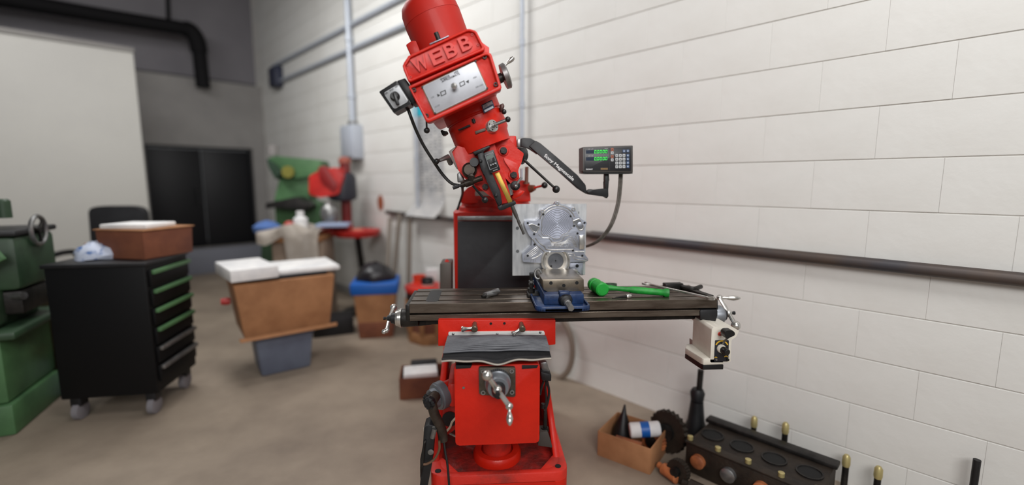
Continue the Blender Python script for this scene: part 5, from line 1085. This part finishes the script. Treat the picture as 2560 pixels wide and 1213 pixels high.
p = P(668, 572, 4.35); m = B(); lathe(m, [(-.03, .11), (.02, .12), (.06, .07), (.08, .001)], p, (0, 0, 1), 14, False); tag(obj('blue_rag', m, mat('blue_rag', (74, 104, 160), .85), None, 60), 'blue rag heaped at the left end of the workbench', 'rag')
m = B(); box(m, P(835, 562, 4.35), (.28, .2, .03), .1, .005); tag(obj('blue_tray', m, mat('pale_blue_tray', (150, 164, 192), .4)), 'pale blue tray in front of the drill press column', 'tray')
q = PW(951, 507, .004); wq = (q-W0).dot(D1); m = B(); lathe(m, [(0, .055), (.004, .055)], WP(wq, q.z, .001), WN, 20)
for v in m.verts: v.co.z = q.z+(v.co.z-q.z)*1.4
tag(obj('wall_tag', m, mat('rust_orange_tag', (150, 82, 56), .6)), 'small rust orange oval tag on the wall', 'tag')
# leaning pipes by the wall
for i, (x0, y0, x1, y1) in enumerate(((975, 545, 968, 700), (1000, 535, 985, 690), (1025, 545, 1022, 690))):
    m = B(); a, b = PW(x0, y0, .06), PW(x1, y1, .12); b = a+(b-a)*((a.z-.01)/(a.z-b.z)); rod(m, b, a, .02, seg=10)
    tag(obj('leaning_pipe', m, mat('dull_pipe_%d' % i, (150-12*i, 140-12*i, 130-12*i), .5, .3)), ('first', 'second', 'third')[i]+' from left of three thin pipes leaning on the wall behind the red stand', 'pipe', 'pipes leaning on the wall')
# carton under the table at left, parts tray
q = PZ(1060, 1000); t = thing('parts_box', Vector((q.x, q.y+.12, 0)), 'open brown box holding a white pack left of red knee', 'box')
def openbox(t, c, w, d, h, rz, mm, th=.006):
    for (ux, uy, sx, sy) in ((0, -d/2, w, th), (0, d/2, w, th), (-w/2, 0, th, d), (w/2, 0, th, d)):
        p = c+RZ(rz) @ Vector((ux, uy, 0)); m = B(); box(m, (p.x, p.y, c.z+h/2), (sx, sy, h), rz, .001); obj('side_panel', m, mm, t)
    m = B(); box(m, (c.x, c.y, c.z+.004), (w, d, .006), rz); obj('bottom_panel', m, mm, t)
openbox(t, Vector((q.x-.02, q.y+.12, 0)), .26, .2, .13, .1, CARDD)
m = B(); box(m, (q.x-.03, q.y+.1, .1), (.2, .14, .10), .15, .01); tag(obj('white_pack', m, PAPER), 'white pack lying in the brown box beside the red base', 'pack')
m = B(); box(m, (q.x-.02, q.y+.19, .12), (.16, .05, .1), .1, .01); tag(obj('dark_tin', m, BLACKM), 'dark tin behind the white pack in the brown box', 'tin')
# hose loop behind the knee at right
hc = PW(1385, 865, .05); m = B(); wq = (hc-W0).dot(D1); R_ = .17
tube(m, [WP(wq-.0+R_*.9*cos(2*pi*k/40), hc.z+R_*1.25*sin(2*pi*k/40), .05) for k in range(40)], .018, 10, True); tag(obj('hose_loop', m, mat('taupe_hose', (132, 120, 108), .6)), 'grey hose loop hung on the wall behind the red knee', 'hose')
# ---- bottom right: open carton, gears, engine block, fittings
c0, c1 = PZ(1492, 1140), PZ(1622, 1190); d = c1-c0; ang = math.atan2(d.y, d.x)
cc_ = (c0+c1)/2+RZ(ang) @ Vector((0, .12, 0)); t = thing('open_carton', Vector((cc_.x, cc_.y, 0)), 'open brown cardboard carton of parts on the floor by red base', 'box')
openbox(t, Vector((cc_.x, cc_.y, 0)), d.length, .22, .12, ang, CARD)
p = cc_+RZ(ang) @ Vector((-.07, .03, 0)); m = B(); lathe(m, [(.01, .05), (.08, .045), (.16, .012), (.2, .004)], (p.x, p.y, 0), (.1, .1, 1), 18); tag(obj('black_funnel', m, BLACK), 'black funnel standing in the open brown carton', 'funnel')
p = cc_+RZ(ang) @ Vector((.045, .03, 0)); t = thing('solvent_can', Vector((p.x, p.y, .1)), 'white and blue can lying in the open brown carton', 'can')
m = B(); a_ = RZ(ang) @ Vector((.8, .5, .1)); lathe(m, [(-.07, .03), (-.065, .035), (.065, .035), (.07, .03)], (p.x, p.y, .12), a_, 20); obj('body', m, PAPER, t)
m = B(); lathe(m, [(-.02, .0355), (.02, .0355)], (p.x, p.y, .12), a_, 20); obj('blue_band', m, BLUEP, t)
p = cc_+RZ(ang) @ Vector((0, -.05, 0)); m = B(); lathe(m, [(-.06, .02), (.06, .02)], (p.x, p.y, .075), RZ(ang) @ Vector((1, .1, 0)), 16); tag(obj('copper_bar', m, COPPER), 'orange bar lying at the front of the open brown carton', 'bar')
# engine block lying along the wall
e0, e1 = PZ(1790, 1075, .0), PZ(2090, 1213, 0)
top0, top1 = PW(1790, 1022, .1), PW(2085, 1165, .1)
wA, wB = .95, .22
EBz = .30
EB = thing('engine_block', WP(.6, 0, .25), 'long dark cast iron engine block lying against the white wall', 'engine block')
wA = (PW(1775, 1045, .14)-W0).dot(D1); wB = (PW(2090, 1165, .14)-W0).dot(D1); EBz = (PW(1775, 1038, .14).z+PW(2090, 1165, .14).z)/2-.015
m = B(); wbox(m, wB, wA, .12, .40, 0, EBz, .012); eb = obj('block_body', m, IRON, EB)
m = B(); wbox(m, wB-.01, wA+.01, .115, .17, EBz, EBz+.018, .004); obj('deck_rail', m, STEELD, EB)
m = B(); wbox(m, wB, wA, .36, .405, EBz, EBz+.008, .003); obj('deck_rail', m, IRON, EB)
for k in range(4):
    w_ = wB+(wA-wB)*(k+.5)/4; m = B(); lathe(m, [(0, .048), (.006, .048), (.006, .042), (.001, .041)], WP(w_, EBz, .265), (0, 0, 1), 24, False); obj('cylinder_bore', m, STEELD, eb)
    m = B(); lathe(m, [(0, .041), (.002, .041)], WP(w_, EBz, .265), (0, 0, 1), 24); obj('bore_floor', m, HOLE, eb)
    m = B(); lathe(m, [(0, .03), (.02, .03), (.024, .024)], WP(w_, EBz*.55, .40), WN, 20); obj('core_plug', m, COPPER if k % 2 else SATIN, eb)
for k in range(5):
    w_ = wB+(wA-wB)*(k+.1)/4.2; m = B(); lathe(m, [(0, .012), (.016, .012), (.018, .008)], WP(w_, EBz+.008, .38), (0, 0, 1), 12); obj('head_bolt', m, BRASSP, eb)
# gears and water pump housing left of the block
for i, (w_, n_, z_, r_, mm, lab) in enumerate(((wA+.12, .30, .10, .10, IRON, 'large dark gear standing at the left end of engine block'), (wA+.16, .36, .06, .06, COPPER, 'orange brown gear lying in front of the large dark gear'), (wA-.02, .48, .05, .05, IRON, 'small dark gear on the floor before the engine block'))):
    m = B(); c = WP(w_, z_, n_); ax = (WN+Vector((-.2, 0, .15))).normalized(); _, u_, v_ = frame_of(ax); n = 24; A = []
    for k in range(n*2): rr_ = r_*(1 if k % 2 else .88); th = pi*k/n; A.append(c+(u_*cos(th)+v_*sin(th))*rr_)
    t = thing('gear_wheel', c, lab, 'gear'); solid(m, A, [p+ax*.03 for p in A], .001, 1); obj('toothed_rim', m, mm, t)
    m = B(); lathe(m, [(-.006, r_*.4), (.05, r_*.4), (.052, r_*.25)], c, ax, 20); obj('hub', m, STEELD, t)
q = PW(1745, 960, .12); wq = max((q-W0).dot(D1), wA+.07); t = thing('spindle_post', WP(wq, 0, .12), 'dark upright spindle post rising behind the large gear', 'post')
zt_ = PW(1752, 925, .12).z
m = B(); rod(m, WP(wq, .0, .12), WP(wq-.01, zt_, .12), .014); obj('shaft', m, STEELD, t)
m = B(); lathe(m, [(0, .03), (.04, .035), (.06, .025)], WP(wq, zt_-.16, .12), (0, 0, 1), 18); obj('collar', m, BLACKM, t)
m = B(); lathe(m, [(0, .06), (.05, .055), (.1, .04), (.2, .03)], WP(wq, 0, .12), (0, 0, 1), 24); obj('foot', m, BLACKM, t)
for i, (x, y, mm, lab) in enumerate(((1885, 1062, BRASSP, 'brass topped stud nearest the upright spindle post'), (1963, 1078, BRASSP, 'second brass stud from the spindle post along the wall'), (2115, 1160, BRASSP, 'third brass stud just past the end of the engine block'), (2195, 1190, BRASSP, 'fourth brass stud farthest right before the black rod'))):
    p = PW(x, y, .06); t = thing('brass_stud', Vector((p.x, p.y, 0)), lab, 'stud', 'brass studs along the wall')
    m = B(); rod(m, (p.x, p.y, 0), (p.x, p.y, p.z-.01), .012); obj('shank', m, STEELD, t)
    m = B(); lathe(m, [(-.01, .013), (.0, .015), (.03, .014), (.04, .008)], p, (0, 0, 1), 16); obj('brass_tip', m, mm, t)
p = PW(2443, 1150, .05); m = B(); rod(m, (p.x, p.y, 0), p, .011); tag(obj('black_rod', m, BLACKM), 'plain black rod standing against the wall at the far right', 'rod')
for i in range(6):
    w_ = wA+.02-i*.13; n_ = .50+.02*(i % 2); c = WP(w_, .028, n_); m = B(); ax = (D1+WN*.3*(i % 3-1)).normalized(); lathe(m, [(-.05, .018), (-.045, .026), (.03, .026), (.035, .014), (.06, .014)], c, ax, 18)
    tag(obj('loose_fitting', m, (COPPER, IRON, CARD, COPPER, SATIN, IRON)[i]), ('orange brown', 'dark', 'tan', 'copper', 'bright grey', 'dark end')[i]+' loose cylindrical fitting on the floor before the engine block, '+('first', 'second', 'third', 'fourth', 'fifth', 'sixth')[i]+' from the gears', 'fitting', 'loose fittings by the engine block')
